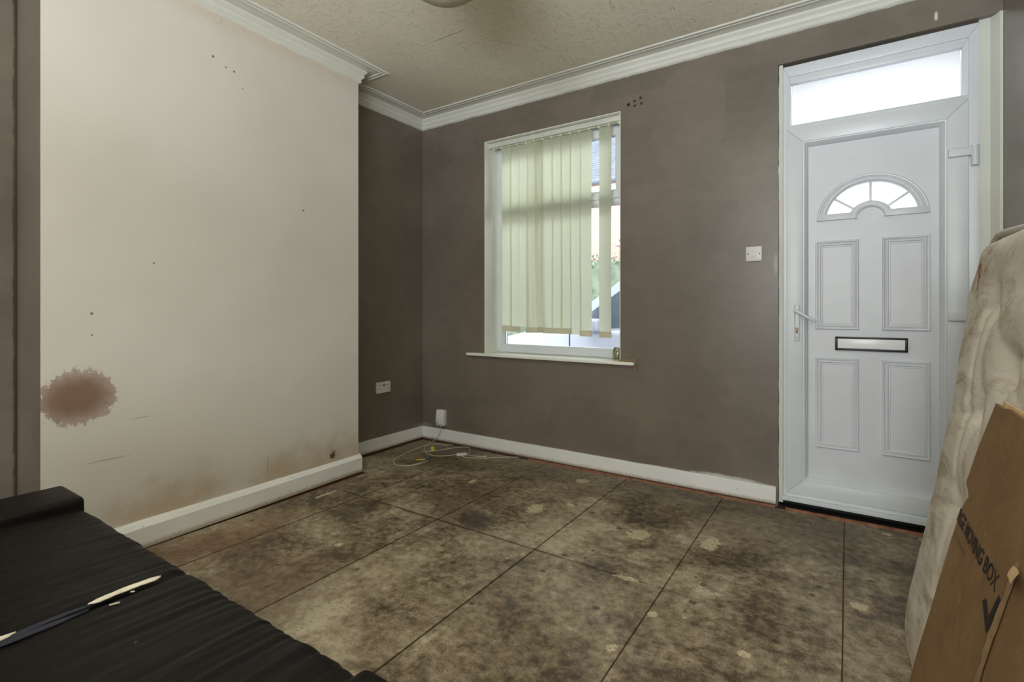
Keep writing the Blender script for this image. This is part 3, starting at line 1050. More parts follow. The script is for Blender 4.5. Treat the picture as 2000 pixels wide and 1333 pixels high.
for a in (37, 90, 143):
    c, s = math.cos(R(a)), math.sin(R(a)) * SQZ
    p0, p1 = Vector((FCX + c * 0.085, FCZ + s * 0.085)), Vector((FCX + c * 0.198, FCZ + s * 0.198))
    d = (p1 - p0).normalized()
    n = Vector((-d.y, d.x)) * 0.0055
    prism('glazing_bar', [p0 - n, p1 - n, p1 + n, p0 + n], PY - 0.002, PY + 0.010, M['upvc'], dp, 'Y', 0.0015)
for a0, a1 in ((2, 35.5), (38.5, 88.5), (91.5, 141.5), (144.5, 178)):
    pts = []
    for k in range(9):
        a = R(a0 + (a1 - a0) * k / 8)
        pts.append((FCX + math.cos(a) * 0.1985, max(FCZ + 0.030, FCZ + math.sin(a) * 0.1985 * SQZ)))
    for k in range(9):
        a = R(a1 + (a0 - a1) * k / 8)
        pts.append((FCX + math.cos(a) * 0.088, max(FCZ + 0.030, FCZ + math.sin(a) * 0.088 * SQZ)))
    prism('fanlight_pane', pts, PY + 0.010, PY + 0.014, M['frosted'], dp)

# letter plate
lp = bmesh.new()
for lo, hi in (((-0.055, 0.882), (0.255, 0.892)), ((-0.055, 0.945), (0.255, 0.955)), ((-0.055, 0.882), (-0.044, 0.955)), ((0.244, 0.882), (0.255, 0.955))):
    add_box(lp, (lo[0], PY - 0.016, lo[1]), (hi[0], PY + 0.001, hi[1]), 0.003)
lpo = bm_obj('letter_plate', lp, M['black'], dr, 40)
box('flap', (-0.044, PY - 0.013, 0.893), (0.244, PY - 0.001, 0.945), M['flap'], lpo, 0.003)
# lever handle
hp = bmesh.new()
add_box(hp, (-0.246, SY - 0.010, 0.926), (-0.219, SY + 0.001, 1.128), 0.006, 3)
hpo = bm_obj('door_handle', hp, M['upvc'], dr, 40)
lv = bmesh.new()
cyl_bm(lv, (-0.233, SY - 0.010, 1.094), (-0.233, SY - 0.046, 1.094), 0.011)
bmesh.ops.recalc_face_normals(lv, faces=lv.faces)
lev = bmesh.new()
d = Vector((0.094, -0.062))
dn = d.normalized()
nn = Vector((-dn.y, dn.x)) * 0.0085
p0 = Vector((-0.244, 1.101))
p1 = p0 + d * 1.05
add_prism(lev, [p0 - nn, p1 - nn * 0.75, p1 + nn * 0.75, p0 + nn], SY - 0.060, SY - 0.042, 'Y', 0.006, )
merge(lv, lev)
bm_obj('lever', lv, M['upvc'], hpo, 50)
kh = bmesh.new()
cyl_bm(kh, (-0.2325, SY - 0.013, 0.992), (-0.2325, SY - 0.008, 0.992), 0.009)
add_box(kh, (-0.2375, SY - 0.0128, 0.970), (-0.2275, SY - 0.008, 0.992), 0.003)
bm_obj('lock_cylinder', kh, M['brass'], hpo, 40)
cyl('screw', (-0.2325, SY - 0.0115, 0.945), (-0.2325, SY - 0.009, 0.945), 0.003, M['plastic_g'], hpo, None, 10)
# hinges
for z0, z1, full in ((1.832, 1.874, True), (1.044, 1.084, True)):
    hb = bmesh.new()
    add_box(hb, (0.405, SY - 0.016, z0), (0.500, SY + 0.001, z1), 0.006, 3)
    cyl_bm(hb, (0.503, SY - 0.008, z0 - 0.048), (0.503, SY - 0.008, z1 + 0.004), 0.015)
    bm_obj('hinge', hb, M['upvc'], dr, 40)

# painted lining between the door frame and the right wall, splayed at the edge
struct(prism('trim_11', [(0.520, 3.224), (0.560, 3.222), (0.586, 3.184), (0.597, 3.183), (0.597, 3.26), (0.520, 3.26)], 0.03, 2.478, M['lining'], None, 'Z'))
lt = bmesh.new()
n = 60
for i in range(n):
    z0, z1 = 0.02 + 2.45 * i / n, 0.02 + 2.45 * (i + 1) / n
    wv = 0.003 + 0.004 * abs(mnoise.noise(Vector((z0 * 7, 1.3, 0))))
    add_box(lt, (-0.3235, 3.196 + random.uniform(-0.001, 0.002), z0), (-0.302 + wv * 0.2, 3.25, z1 + 0.001))
for v in lt.verts:
    if v.co.x < -0.31:
        v.co.x = -0.3205 + 0.006 * mnoise.noise(Vector((v.co.z * 14, 0, 2)))
struct(bm_obj('trim_12', lt, M['lining']))

# ------------------------------------------------------------------ electrical fittings
sw = tag(empty('light_switch', (-0.447, YW, 1.42)), 'square white light switch on the taupe wall left of the door', 'switch')
for o in (box('switch_plate', (-0.489, YW - 0.010, 1.378), (-0.405, YW, 1.462), M['plastic'], sw, 0.003),
          box('rocker', (-0.457, YW - 0.014, 1.400), (-0.437, YW - 0.008, 1.436), M['plastic'], sw, 0.003),
          cyl('screw', (-0.477, YW - 0.0108, 1.420), (-0.477, YW - 0.009, 1.420), 0.0035, M['dark'], sw, None, 10),
          cyl('screw', (-0.417, YW - 0.0108, 1.420), (-0.417, YW - 0.009, 1.420), 0.0035, M['dark'], sw, None, 10)):
    ploc(o, sw)

sk = tag(empty('wall_socket', (XL, 2.743, 0.49)), 'white double wall socket on the shadowed alcove wall', 'socket')
XSK = XL + 0.010
ploc(box('socket_plate', (XL, 2.670, 0.447), (XSK, 2.816, 0.533), M['plastic'], sk, 0.003), sk)
for yc in (2.706, 2.780):
    hb = bmesh.new()
    add_box(hb, (XSK - 0.003, yc - 0.003, 0.502), (XSK + 0.0006, yc + 0.003, 0.513))
    add_box(hb, (XSK - 0.003, yc - 0.014, 0.478), (XSK + 0.0006, yc - 0.007, 0.483))
    add_box(hb, (XSK - 0.003, yc + 0.007, 0.478), (XSK + 0.0006, yc + 0.014, 0.483))
    ploc(bm_obj('pin_holes', hb, M['dark'], sk), sk)
for yc, s in ((2.735, 1), (2.752, 1)):
    ploc(box('rocker', (XSK - 0.002, yc - 0.006, 0.498), (XSK + 0.004, yc + 0.006, 0.516), M['plastic_g'], sk, 0.001), sk)

tb = tag(empty('telephone_socket', (-2.81, YW, 0.2)), 'white upright telephone box low on the wall beside the corner', 'telephone socket')
bb = bmesh.new()
add_prism(bb, [(YW, 0.137), (YW - 0.040, 0.137), (YW - 0.045, 0.150), (YW - 0.045, 0.200), (YW - 0.034, 0.268), (YW, 0.268)], -2.852, -2.768, 'X', 0.005)
ploc(bm_obj('case', bb, M['plastic'], tb, 40), tb)
mk = bmesh.new()
add_box(mk, (-2.845, YW - 0.0458, 0.153), (-2.832, YW - 0.044, 0.166), 0.002)
ploc(bm_obj('emblem', mk, M['plastic_g'], tb), tb)
ln = bmesh.new()
add_box(ln, (-2.825, YW - 0.0458, 0.151), (-2.775, YW - 0.044, 0.153))
ploc(bm_obj('case_joint', ln, M['plastic_g'], tb), tb)

# ------------------------------------------------------------------ cables on the floor
Z = 0.0035


def cab(name, pts, label, par=None):
    o = tube(name, pts, 0.0027, M['cable'], par, 8)
    if label:
        tag(o, label, 'cable', None)
    return o


c1 = cab('telephone_cable', [(-2.81, 3.155, 0.137), (-2.808, 3.158, 0.10), (-2.836, 3.160, 0.045), (-2.858, 3.135, 0.012), (-2.824, 3.006, Z), (-2.764, 2.92, Z), (-2.682, 2.855, Z), (-2.6, 2.83, Z), (-2.533, 2.851, Z), (-2.485, 2.907, Z), (-2.448, 2.958, 0.006)],
         'cream cable dropping from the telephone box and curling to the white joiner')
c2 = cab('telephone_cable', [(-2.396, 2.99, 0.006), (-2.405, 3.03, Z), (-2.441, 3.086, Z), (-2.485, 3.130, Z + 0.004), (-2.523, 3.135, Z + 0.005), (-2.57, 3.086, Z + 0.005), (-2.661, 2.896, Z + 0.0068), (-2.716, 2.843, Z + 0.0068)],
         'short cream cable with a loose end and a yellow tab by the skirting')
ty = bmesh.new()
add_box(ty, (-2.705, 2.928, 0.0), (-2.672, 2.934, 0.034), 0.003)
bm_obj('cable_tab', ty, M['yellow'], c2, 40)
c3 = cab('telephone_cable', [(-2.66, 3.135, Z), (-2.766, 3.085, Z + 0.004), (-2.811, 2.976, Z + 0.007), (-2.806, 2.773, Z), (-2.761, 2.606, Z), (-2.716, 2.55, Z), (-2.646, 2.516, Z), (-2.572, 2.542, Z), (-2.534, 2.61, Z), (-2.525, 2.688, Z), (-2.55, 2.731, Z)],
         'big cream cable loop nearest the room with blue and yellow wire ends')
cab('cable_strand', [(-2.556, 2.570, Z), (-2.549, 2.64, Z), (-2.565, 2.715, Z)], None, c3)
for nm, a, b, m in (('wire_end', (-2.556, 2.738, 0.004), (-2.590, 2.800, 0.007), 'blue'), ('wire_end', (-2.570, 2.722, 0.006), (-2.548, 2.76, 0.009), 'blue'), ('wire_end', (-2.615, 2.678, 0.005), (-2.566, 2.712, 0.007), 'yellow')):
    cyl(nm, a, b, 0.0042, M[m], c3, 0.0035, 10)
c4 = cab('telephone_cable', [(-2.416, 2.934, 0.006), (-2.36, 2.93, Z), (-2.311, 2.94, Z), (-2.221, 2.996, Z), (-2.12, 3.095, Z), (-2.03, 3.140, 0.006)],
         'cream cable running from the white joiner along the back skirting')
c5 = cab('telephone_cable', [(-2.388, 2.988, 0.007), (-2.37, 2.985, Z), (-2.328, 2.987, Z), (-2.270, 3.005, Z + 0.002), (-2.236, 3.016, Z + 0.005)],
         'short cream cable tail ending in a small blob right of the joiner')
bmb = bmesh.new()
bmesh.ops.create_uvsphere(bmb, u_segments=10, v_segments=8, radius=0.008)
for v in bmb.verts:
    v.co += Vector((-2.236, 3.016, 0.0085))
bm_obj('cable_end', bmb, M['cable'], c5, 60)
jn = bmesh.new()
add_box(jn, (-0.038, -0.014, 0.0), (0.038, 0.014, 0.017), 0.003)
jo = bm_obj('cable_joiner', jn, M['plastic'], None, 40)
jo.location = (-2.421, 2.958, 0.0005)
jo.rotation_euler = (0, 0, R(52))
tag(jo, 'small white plastic joiner block linking the cables on the floor', 'cable joiner')

# ------------------------------------------------------------------ things on the sill
th = tag(empty('tealight_holder', (-1.318, 3.305, 0.758)), 'small pierced metal tealight pot on the right end of the window sill', 'candle holder')
nseg, rows = 20, [(0.0, 0.026), (0.004, 0.030), (0.018, 0.034), (0.034, 0.036), (0.050, 0.035), (0.064, 0.031), (0.072, 0.027), (0.075, 0.030), (0.079, 0.030)]
V, F = [], []
for z, r in rows:
    for k in range(nseg):
        a = 2 * math.pi * k / nseg
        rr = r * (1 + 0.05 * math.cos(5 * a))
        V.append((rr * math.cos(a), rr * math.sin(a), z))
for i in range(len(rows) - 1):
    for k in range(nseg):
        if i in (2, 4) and k % 4 == (1 if i == 2 else 3):
            continue                          # pierced openings
        F.append((i * nseg + k, i * nseg + (k + 1) % nseg, (i + 1) * nseg + (k + 1) % nseg, (i + 1) * nseg + k))
F.append(tuple(range(nseg))[::-1])
po = from_py('pot', V, F, M['filigree'], th, 50)
sm = po.modifiers.new('thick', 'SOLIDIFY')
sm.thickness = 0.002
rg = bmesh.new()
for k in range(10):
    a = 2 * math.pi * k / 10
    t = bmesh.new()
    bmesh.ops.create_uvsphere(t, u_segments=8, v_segments=6, radius=0.005)
    for v in t.verts:
        v.co += Vector((0.036 * math.cos(a), 0.036 * math.sin(a), 0.034 if k % 2 else 0.02))
    merge(rg, t)
bm_obj('studs', rg, M['bead'], th, 60)
cc = bmesh.new()
cyl_bm(cc, (0, 0, 0.004), (0, 0, 0.022), 0.022)
bm_obj('candle', cc, M['reveal'], th, 40)

ch = tag(empty('bead_string', (-1.2, 3.165, 0.758)), 'tangled string of tiny gold beads on the bare end of the window sill', 'beads')
random.seed(21)
V0 = []
path = []
for k in range(46):
    t = k / 45
    path.append(Vector((-1.262 + 0.112 * t + 0.006 * math.sin(k * 1.9), 3.170 + 0.010 * math.sin(k * 1.1), 0.7625 + (0.012 * abs(math.sin(k * 0.8)) * t))))
for k in range(10):
    path.append(Vector((-1.143 + 0.003 * math.sin(k), 3.160 + 0.004 * math.cos(k * 1.4), 0.764 - 0.006 * k)))
ball = bmesh.new()
bmesh.ops.create_icosphere(ball, subdivisions=1, radius=0.0038)
bme = bpy.data.meshes.new('bead')
ball.to_mesh(bme)
ball.free()
bme.materials.append(M['bead'])
bme.shade_smooth()
for p in path:
    o = bpy.data.objects.new('bead', bme)
    COL.objects.link(o)
    o.parent = ch
    o.location = p - ch.location

# ------------------------------------------------------------------ mattress leaning on the right wall
# local frame: x along the wall towards the camera, y up the slope, z out of the face
mt = tag(empty('mattress', (0.166, 2.10, 0.0)), 'dirty cream tufted mattress on its side against the right wall', 'mattress')
slope = math.atan2(0.19, 1.32)
ex = Vector((0, -1, 0))
ey = Vector((math.sin(slope), 0, math.cos(slope)))
ez = ex.cross(ey)
if ez.x > 0:
    ez = -ez
mt.matrix_world = Matrix(((ex.x, ey.x, ez.x, 0.166), (ex.y, ey.y, ez.y, 2.10), (ex.z, ey.z, ez.z, 0.0), (0, 0, 0, 1)))
ML, MH, MT = 1.90, 1.318, 0.165
TUFT = []
for col in range(8):
    for row in range(6):
        s = 0.285 + col * 0.245
        t = (1.13 if col % 2 == 0 else 0.985) - row * 0.288
        if 0.05 < t < 1.25 and s < 1.8:
            TUFT.append((s + random.uniform(-0.025, 0.025), t + random.uniform(-0.015, 0.015)))


def edge_s(t):
    ks = [(0.0, 0.0), (0.05, -0.085), (0.10, -0.105), (0.25, -0.075), (0.45, -0.035), (0.70, 0.0), (0.86, 0.012), (1.0, -0.025), (1.16, -0.05), (1.25, 0.0), (1.32, 0.05)]
    for (a, va), (b, vb) in zip(ks[:-1], ks[1:]):
        if a <= t <= b:
            f = (t - a) / (b - a)
            f = f * f * (3 - 2 * f)
            return va + (vb - va) * f
    return ks[-1][1]


TA = np.array(TUFT)


def puff(s, t):
    d = np.sqrt((TA[:, 0] - s) ** 2 + (TA[:, 1] - t) ** 2)
    near = np.argsort(d)[:3]
    dip = float(np.sum(np.exp(-(d[near] / 0.048) ** 0.95)))
    hgt = 0.014 - 0.048 * min(1.0, dip)
    for i in near:
        for j in range(len(TA)):
            if j == i:
                continue
            v = TA[j] - TA[i]
            L = float(np.hypot(*v))
            if L > 0.34:
                continue
            q = ((s - TA[i, 0]) * v[0] + (t - TA[i, 1]) * v[1]) / (L * L)
            if 0 <= q <= 1:
                dist = abs((s - TA[i, 0]) * v[1] - (t - TA[i, 1]) * v[0]) / L
                hgt -= 0.006 * math.exp(-(dist / 0.026) ** 1.1) * (0.25 + 0.75 * abs(2 * q - 1))
    # short creases running from the border into the first tufts
    for ts, tt in TUFT:
        if ts < 0.36 and s < ts:
            hgt -= 0.009 * math.exp(-((t - tt - 0.25 * (s - ts)) / 0.016) ** 2) * max(0.0, 1 - (ts - s) / 0.26)
    hgt -= 0.006 * math.exp(-((s - 0.225 - 0.02 * math.sin(t * 5)) / 0.016) ** 2) * (1 if 0.1 < t < 1.12 else 0)
    hgt += 0.003 * mnoise.noise(Vector((s * 8, t * 8, 0))) + 0.0012 * mnoise.noise(Vector((s * 24, t * 18, 3)))
    return hgt


NS, NT = 190, 140
V, F = [], []
for j in range(NT + 1):
    t = MH * j / NT
    e0 = edge_s(t)
    for i in range(NS + 1):
        f = i / NS
        s = e0 + (ML - e0) * f ** 1.25
        eb = min((s - e0), (ML - s), t + 0.004, MH - t)
        roll = min(1.0, max(0.0, eb / 0.05))
        roll = math.sqrt(max(0.0, 1 - (1 - roll) ** 2))
        V.append((s, t, -0.024 + 0.024 * roll + puff(s, t) * roll))
for j in range(NT):
    for i in range(NS):
        q = j * (NS + 1) + i
        F.append((q, q + 1, q + NS + 2, q + NS + 1))
# border and back
ring = [i for i in range(NS + 1)] + [j * (NS + 1) + NS for j in range(1, NT + 1)] + [NT * (NS + 1) + i for i in range(NS - 1, -1, -1)] + [j * (NS + 1) for j in range(NT - 1, 0, -1)]
prev = ring
cx, cy = ML / 2, MH / 2
for dz, out in ((-0.045, 0.004), (-0.075, 0.010), (-0.10, 0.010), (-0.13, 0.008), (-0.155, 0.0), (-MT, -0.02)):
    base = len(V)
    for q in ring:
        s, t, _ = V[q]
        nx = (out if s > cx else -out) if min(abs(s - edge_s(t)), abs(ML - s)) < 0.001 else 0
        ny = (out if t > cy else 0.0) if min(t, MH - t) < 0.001 else 0
        V.append((s + nx, t + ny, dz))
    cur = list(range(base, base + len(ring)))
    n = len(ring)
    for k in range(n):
        F.append((prev[k], prev[(k + 1) % n], cur[(k + 1) % n], cur[k]))
    prev = cur
F.append(tuple(prev))
body = from_py('mattress_body', V, F, M['mattress'], mt, 70)


def mtube(name, pts, r, mat):
    o = tube(name, pts, r, M[mat], mt, 8, 60, 5)
    return o


mtube('edge_piping', [(edge_s(t) - 0.009 + 0.004 * math.sin(t * 21), t, -0.024 + 0.003 * math.sin(t * 13)) for t in np.linspace(0.02, 1.18, 24)], 0.0065, 'piping')
mtube('edge_piping', [(s, MH + 0.008 + 0.006 * math.sin(s * 8 + 1) + (-0.022 if s < 0.06 else 0.0), -0.016 + 0.004 * math.sin(s * 11)) for s in np.linspace(0.022, 1.86, 26)], 0.010, 'piping_w')
tbm = bmesh.new()
bmesh.ops.create_uvsphere(tbm, u_segments=10, v_segments=6, radius=0.008)
for v in tbm.verts:
    v.co.z *= 0.5
tme = bpy.data.meshes.new('tuft_button')
tbm.to_mesh(tme)
tbm.free()
tme.materials.append(M['thread'])
tme.shade_smooth()
for s, t in TUFT:
    o = bpy.data.objects.new('tuft_button', tme)
    COL.objects.link(o)
    o.parent = mt
    o.location = (s, t, puff(s, t) + 0.001)
mtube('loose_thread', [(0.155, 1.20, 0.020), (0.150, 1.215, 0.026), (0.158, 1.235, 0.026), (0.170, 1.238, 0.026), (0.172, 1.215, 0.025), (0.160, 1.195, 0.024), (0.158, 1.165, 0.022)], 0.0016, 'thread')

# ------------------------------------------------------------------ flattened moving box against the mattress
cbx = tag(empty('cardboard_box'), 'flattened brown cardboard moving box propped against the stained mattress', 'box')
td = Vector((0.21597, 0, 0.97640))
cx_ = Vector((0, -1, 0))
cz_ = Vector((-td.z, 0, td.x))
B0 = Vector((0.0685, 1.50, 0.001))
cbx.matrix_world = Matrix(((cx_.x, td.x, cz_.x, B0.x), (cx_.y, td.y, cz_.y, B0.y), (cx_.z, td.z, cz_.z, B0.z), (0, 0, 0, 1)))
# outline in (along, up): torn far edge, ragged crease
OUT = [(-0.004, 0.0), (0.004, 0.10), (0.0, 0.232), (-0.006, 0.40), (-0.012, 0.60), (-0.010, 0.664), (0.004, 0.690), (0.016, 0.702), (-0.002, 0.712), (-0.036, 0.720), (-0.026, 0.78), (-0.012, 0.86), (0.0, 0.917), (0.06, 0.914), (0.10, 0.921), (0.20, 0.918), (0.33, 0.92), (0.62, 0.922), (0.62, 0.0)]


def card_z(s, t):
    return -0.003 + 0.003 * math.sin(s * 5 + 0.7) * math.sin(t * 3.2) + 0.002 * mnoise.noise(Vector((s * 8, t * 8, 1)))


bm = bmesh.new()
fr = bm.faces.new([bm.verts.new((s, t, 0)) for s, t in OUT])
bmesh.ops.triangulate(bm, faces=[fr])
for k in range(3):
    bmesh.ops.subdivide_edges(bm, edges=[e for e in bm.edges if e.calc_length() > 0.04], cuts=1, use_grid_fill=False)
    bmesh.ops.triangulate(bm, faces=bm.faces[:])
for v in bm.verts:
    v.co.z = card_z(v.co.x, v.co.y)
fr = bmesh.ops.extrude_face_region(bm, geom=bm.faces[:])
for v in [x for x in fr['geom'] if isinstance(x, bmesh.types.BMVert)]:
    v.co.z -= 0.007
bm_obj('board', bm, M['card'], cbx, 30)
# second ply standing a little proud behind the top edge
bm = bmesh.new()
add_box(bm, (0.012, 0.70, -0.016), (0.60, 0.926, -0.0115), 0.0005, 1)
bm_obj('rear_ply', bm, M['cardpale'], cbx)


def text(body, s0, s1, t0, capw, mat, name, bold=0.0, smear=False):
    cu = bpy.data.curves.new('t', 'FONT')
    cu.body = body
    cu.size = 1.0
    cu.offset = bold
    cu.resolution_u = 4
    ob = bpy.data.objects.new('t', cu)
    COL.objects.link(ob)
    dg = bpy.context.evaluated_depsgraph_get()
    me = bpy.data.meshes.new_from_object(ob.evaluated_get(dg))
    bpy.data.objects.remove(ob)
    xs = [v.co.x for v in me.vertices]
    ys = [v.co.y for v in me.vertices]
    x0, x1, y0, y1 = min(xs), max(xs), min(ys), max(ys)
    for v in me.vertices:
        s = s0 + (v.co.x - x0) / (x1 - x0) * (s1 - s0)
        t = t0 + (v.co.y - y0) / (y1 - y0) * capw
        v.co = (s, t, card_z(s, t) + 0.0012)
    me.name = name
    return link(name, me, mat, cbx)


text('RGE MOVING BOX', -0.011, 0.340, 0.636, 0.031, M['ink'], 'lettering', 0.02)
text('41.5 x 40.5 cm', 0.000, 0.118, 0.606, 0.012, M['ink2'], 'size_lettering', -0.004)
tk = bmesh.new()
vs = [tk.verts.new((s, t, card_z(s, t) + 0.0012)) for s, t in [(0.300, 0.600), (0.314, 0.612), (0.350, 0.594), (0.360, 0.643), (0.378, 0.640), (0.366, 0.574)]]
tk.faces.new((vs[0], vs[1], vs[2], vs[5]))
tk.faces.new((vs[2], vs[3], vs[4], vs[5]))
bm_obj('tick_mark', tk, M['ink'], cbx)
# ragged strip of old tape down the middle, with a torn flap curling at its head
V, F = [], []
n = 40
for k in range(n + 1):
    t = 0.705 - 0.69 * k / n
    a = 0.378 + 0.005 * mnoise.noise(Vector((t * 40, 0, 0))) + (0.004 if k % 7 == 3 else 0)
    b = 0.402 + 0.005 * mnoise.noise(Vector((t * 46, 5, 0)))
    for s in (a, (a + b) / 2, b):
        V.append((s, t, card_z(s, t) + 0.0010 + 0.0012 * (mnoise.noise(Vector((s * 90, t * 70, 0))) + 0.6)))
for k in range(n):
    for q in range(2):
        i = k * 3 + q
        F.append((i, i + 1, i + 4, i + 3))
from_py('packing_tape', V, F, M['tape'], cbx, 60)
V, F = [], []
for k in range(7):
    f = k / 6
    for q in range(4):
        g_ = q / 3
        s = 0.383 + f * 0.072 - 0.004 * math.sin(g_ * 3)
        t = 0.706 + f * 0.010 - g_ * (0.020 + 0.008 * f)
        V.append((s, t, card_z(s, t) + 0.002 + 0.014 * f * f + 0.004 * g_))
for k in range(6):
    for q in range(3):
        i = k * 4 + q
        F.append((i, i + 1, i + 5, i + 4))
from_py('torn_flap', V, F, M['cardpale'], cbx, 60)

# ------------------------------------------------------------------ black leather sofa
so = tag(empty('sofa', (-1.46, 0.2, 0)), 'worn black leather two-seat sofa with a ripped seam between its seats', 'sofa')
SZ, SF = 0.420, 0.645
RC = 0.042


def cushion(name, x0, x1, seed):
    prof = []
    nb = 34
    for k in range(nb + 1):
        y = -0.06 + (SF - RC + 0.06) * k / nb
        prof.append((y, SZ + 0.006 * math.sin(math.pi * k / nb) - 0.002, 0, 1, k / nb))
    for k in range(1, 13):
        a = math.pi / 2 * k / 12
        prof.append((SF - RC + RC * math.sin(a), SZ - RC + (RC - 0.002) * math.cos(a), math.sin(a), math.cos(a), 1.0))
    for k in range(1, 7):
        prof.append((SF - 0.004 * k, SZ - RC - 0.195 * k / 6, 1, 0, 1.0 - k / 6))
    nx = 110
    V, F = [], []
    m = len(prof)
    for i in range(nx + 1):
        x = x0 + (x1 - x0) * i / nx
        e = (x1 - x if x0 < -2 else x - x0) / 0.035
        dip = -0.013 * (1 - min(1.0, e)) ** 2
        for y, z, ny, nz, f in prof:
            wr = 0.0040 * mnoise.noise(Vector((x * 24 + 1.2 * mnoise.noise(Vector((x * 4, y * 4, seed))), y * 2.6, seed)))
            wr += 0.0034 * mnoise.noise(Vector((x * 52, y * 4, seed + 4)))
            wr *= 0.65 + 0.3 * f
            wr += 0.003 * mnoise.noise(Vector((x * 4, y * 4, seed + 9)))
            wr += 0.0016 * math.sin(x * 165 + 3 * mnoise.noise(Vector((x * 6, y * 3, seed + 2)))) * f * max(0.0, mnoise.noise(Vector((x * 5, y * 3, seed + 7))) + 0.35)
            wr += dip
            V.append((x, y + ny * wr, z + nz * wr))
    for i in range(nx):
        for q in range(m - 1):
            F.append((i * m + q, i * m + q + 1, (i + 1) * m + q + 1, (i + 1) * m + q))
    # sides and underside
    b0 = len(V)
    for i in (0, nx):
        x = x0 if i == 0 else x1
        V.append((x, -0.06, SZ - 0.25))
    F.append(tuple([q for q in range(m)] + [b0]))
    F.append(tuple([nx * m + q for q in range(m)][::-1] + [b0 + 1])[::-1])
    F.append((m - 1, nx * m + m - 1, b0 + 1, b0))
    F.append((0, b0, b0 + 1, nx * m))
    return ploc(from_py(name, V, F, M['leather'], so, 60), so)


cushion('seat_cushion', -2.194, -1.4475, 1)
cushion('seat_cushion', -1.4435, -0.738, 5)


def pad(name, lo, hi, bev, seed, seg=5):
    bm = bmesh.new()
    add_box(bm, lo, hi, bev, seg)
    bmesh.ops.subdivide_edges(bm, edges=[e for e in bm.edges if e.calc_length() > 0.08], cuts=8, use_grid_fill=True)
    for v in bm.verts:
        d = 0.0028 * mnoise.noise(Vector((v.co.x * 16, v.co.y * 9, v.co.z * 9 + seed)))
        v.co += Vector((d, d, d))
    return ploc(bm_obj(name, bm, M['leather'], so, 50), so)


for x0, x1, yf in ((-2.424, -2.197, 0.640), (-0.735, -0.510, 0.622)):
    bm = bmesh.new()
    add_box(bm, (x0, -0.20, 0.13), (x1, yf, 0.452), 0.020, 4)
    arm = ploc(bm_obj('armrest', bm, M['leather'], so, 50), so)
pad('backrest', (-2.19, -0.26, 0.36), (-1.446, -0.065, 0.86), 0.05, 3)
pad('backrest', (-1.442, -0.26, 0.36), (-0.74, -0.065, 0.86), 0.05, 8)
bm = bmesh.new()
add_box(bm, (-2.40, -0.24, 0.09), (-0.53, 0.60, 0.165), 0.01)
ploc(bm_obj('base', bm, M['leather'], so, 40), so)
for x in (-2.34, -0.59):
    for y in (-0.18, 0.54):
        bm = bmesh.new()
        cyl_bm(bm, (x, y, 0.001), (x, y, 0.09), 0.022, 0.028)
        ploc(bm_obj('foot', bm, M['black'], so, 40), so)


def strip(name, y0, y1, w0, w1, mat, dz, xo=0.0, n=14, seed=0):
    V, F = [], []
    for k in range(n + 1):
        f = k / n
        y = y0 + (y1 - y0) * f
        wid = (w0 + (w1 - w0) * f) * (0.85 + 0.3 * mnoise.noise(Vector((y * 60, seed, 0)))) * min(1, 6 * f + 0.2, 6 * (1 - f) + 0.3)
        zz = SZ - 0.004 + dz + 0.003 * math.sin(math.pi * f)
        if y > SF - RC:
            q = min(1.0, (y - SF + RC) / RC)
            zz -= RC * (1 - math.sqrt(max(0, 1 - q * q)))
        for j in range(4):
            u = j / 3 - 0.5
            V.append((-1.4455 + xo + u * wid, y, zz + 0.003 * (1 - 4 * u * u)))
    for k in range(n):
        for j in range(3):
            i = k * 4 + j
            F.append((i, i + 1, i + 5, i + 4))
    o = ploc(from_py(name, V, F, M[mat], so, 60), so)
    so_m = o.modifiers.new('thick', 'SOLIDIFY')
    so_m.thickness = 0.003
    return o


strip('torn_foam', 0.425, 0.572, 0.024, 0.028, 'foam', 0.009, 0.0, 16, 1)
strip('torn_foam', 0.02, 0.305, 0.030, 0.026, 'foam', 0.009, 0.0, 18, 2)
strip('torn_lining', 0.295, 0.435, 0.026, 0.012, 'navy', 0.007, 0.004, 14, 3)
strip('torn_lining', 0.02, 0.42, 0.040, 0.020, 'navy', 0.006, 0.022, 14, 4)
for a, b, r in (((-1.405, 0.452, SZ + 0.004), (-1.398, 0.470, SZ + 0.004), 0.0018), ((-1.428, 0.502, SZ + 0.004), (-1.421, 0.507, SZ + 0.005), 0.002)):
    ploc(cyl('foam_crumb', a, b, r, M['foam'], so, None, 6), so)

# ------------------------------------------------------------------ paper lantern over the room centre
ln_ = tag(empty('pendant_lantern', (-1.243, 1.418, 2.72)), 'beige round paper lantern hanging from the ceiling, only its underside showing', 'lamp')
lr, lcz = 0.198, 2.448
V, F = [], []
nseg, nr = 48, 44
for j in range(nr + 1):
    a = -math.pi / 2 + 0.10 + (math.pi - 0.35) * j / nr
    rr = lr * math.cos(a) * (1 + (0.004 if j % 2 else -0.002))
    for k in range(nseg):
        b = 2 * math.pi * k / nseg
        V.append((-1.243 + rr * math.cos(b), 1.418 + rr * math.sin(b), lcz + lr * math.sin(a)))
for j in range(nr):
    for k in range(nseg):
        F.append((j * nseg + k, j * nseg + (k + 1) % nseg, (j + 1) * nseg + (k + 1) % nseg, (j + 1) * nseg + k))
F.append(tuple(range(nseg))[::-1])
ploc(from_py('lamp_shade', V, F, M['shade'], ln_, 60), ln_)
ploc(cyl('flex', (-1.243, 1.418, 2.52), (-1.243, 1.418, 2.70), 0.004, M['plastic'], ln_, None, 8), ln_)
ploc(cyl('ceiling_rose', (-1.243, 1.418, 2.690), (-1.243, 1.418, 2.7195), 0.045, M['plastic'], ln_, 0.05, 24), ln_)

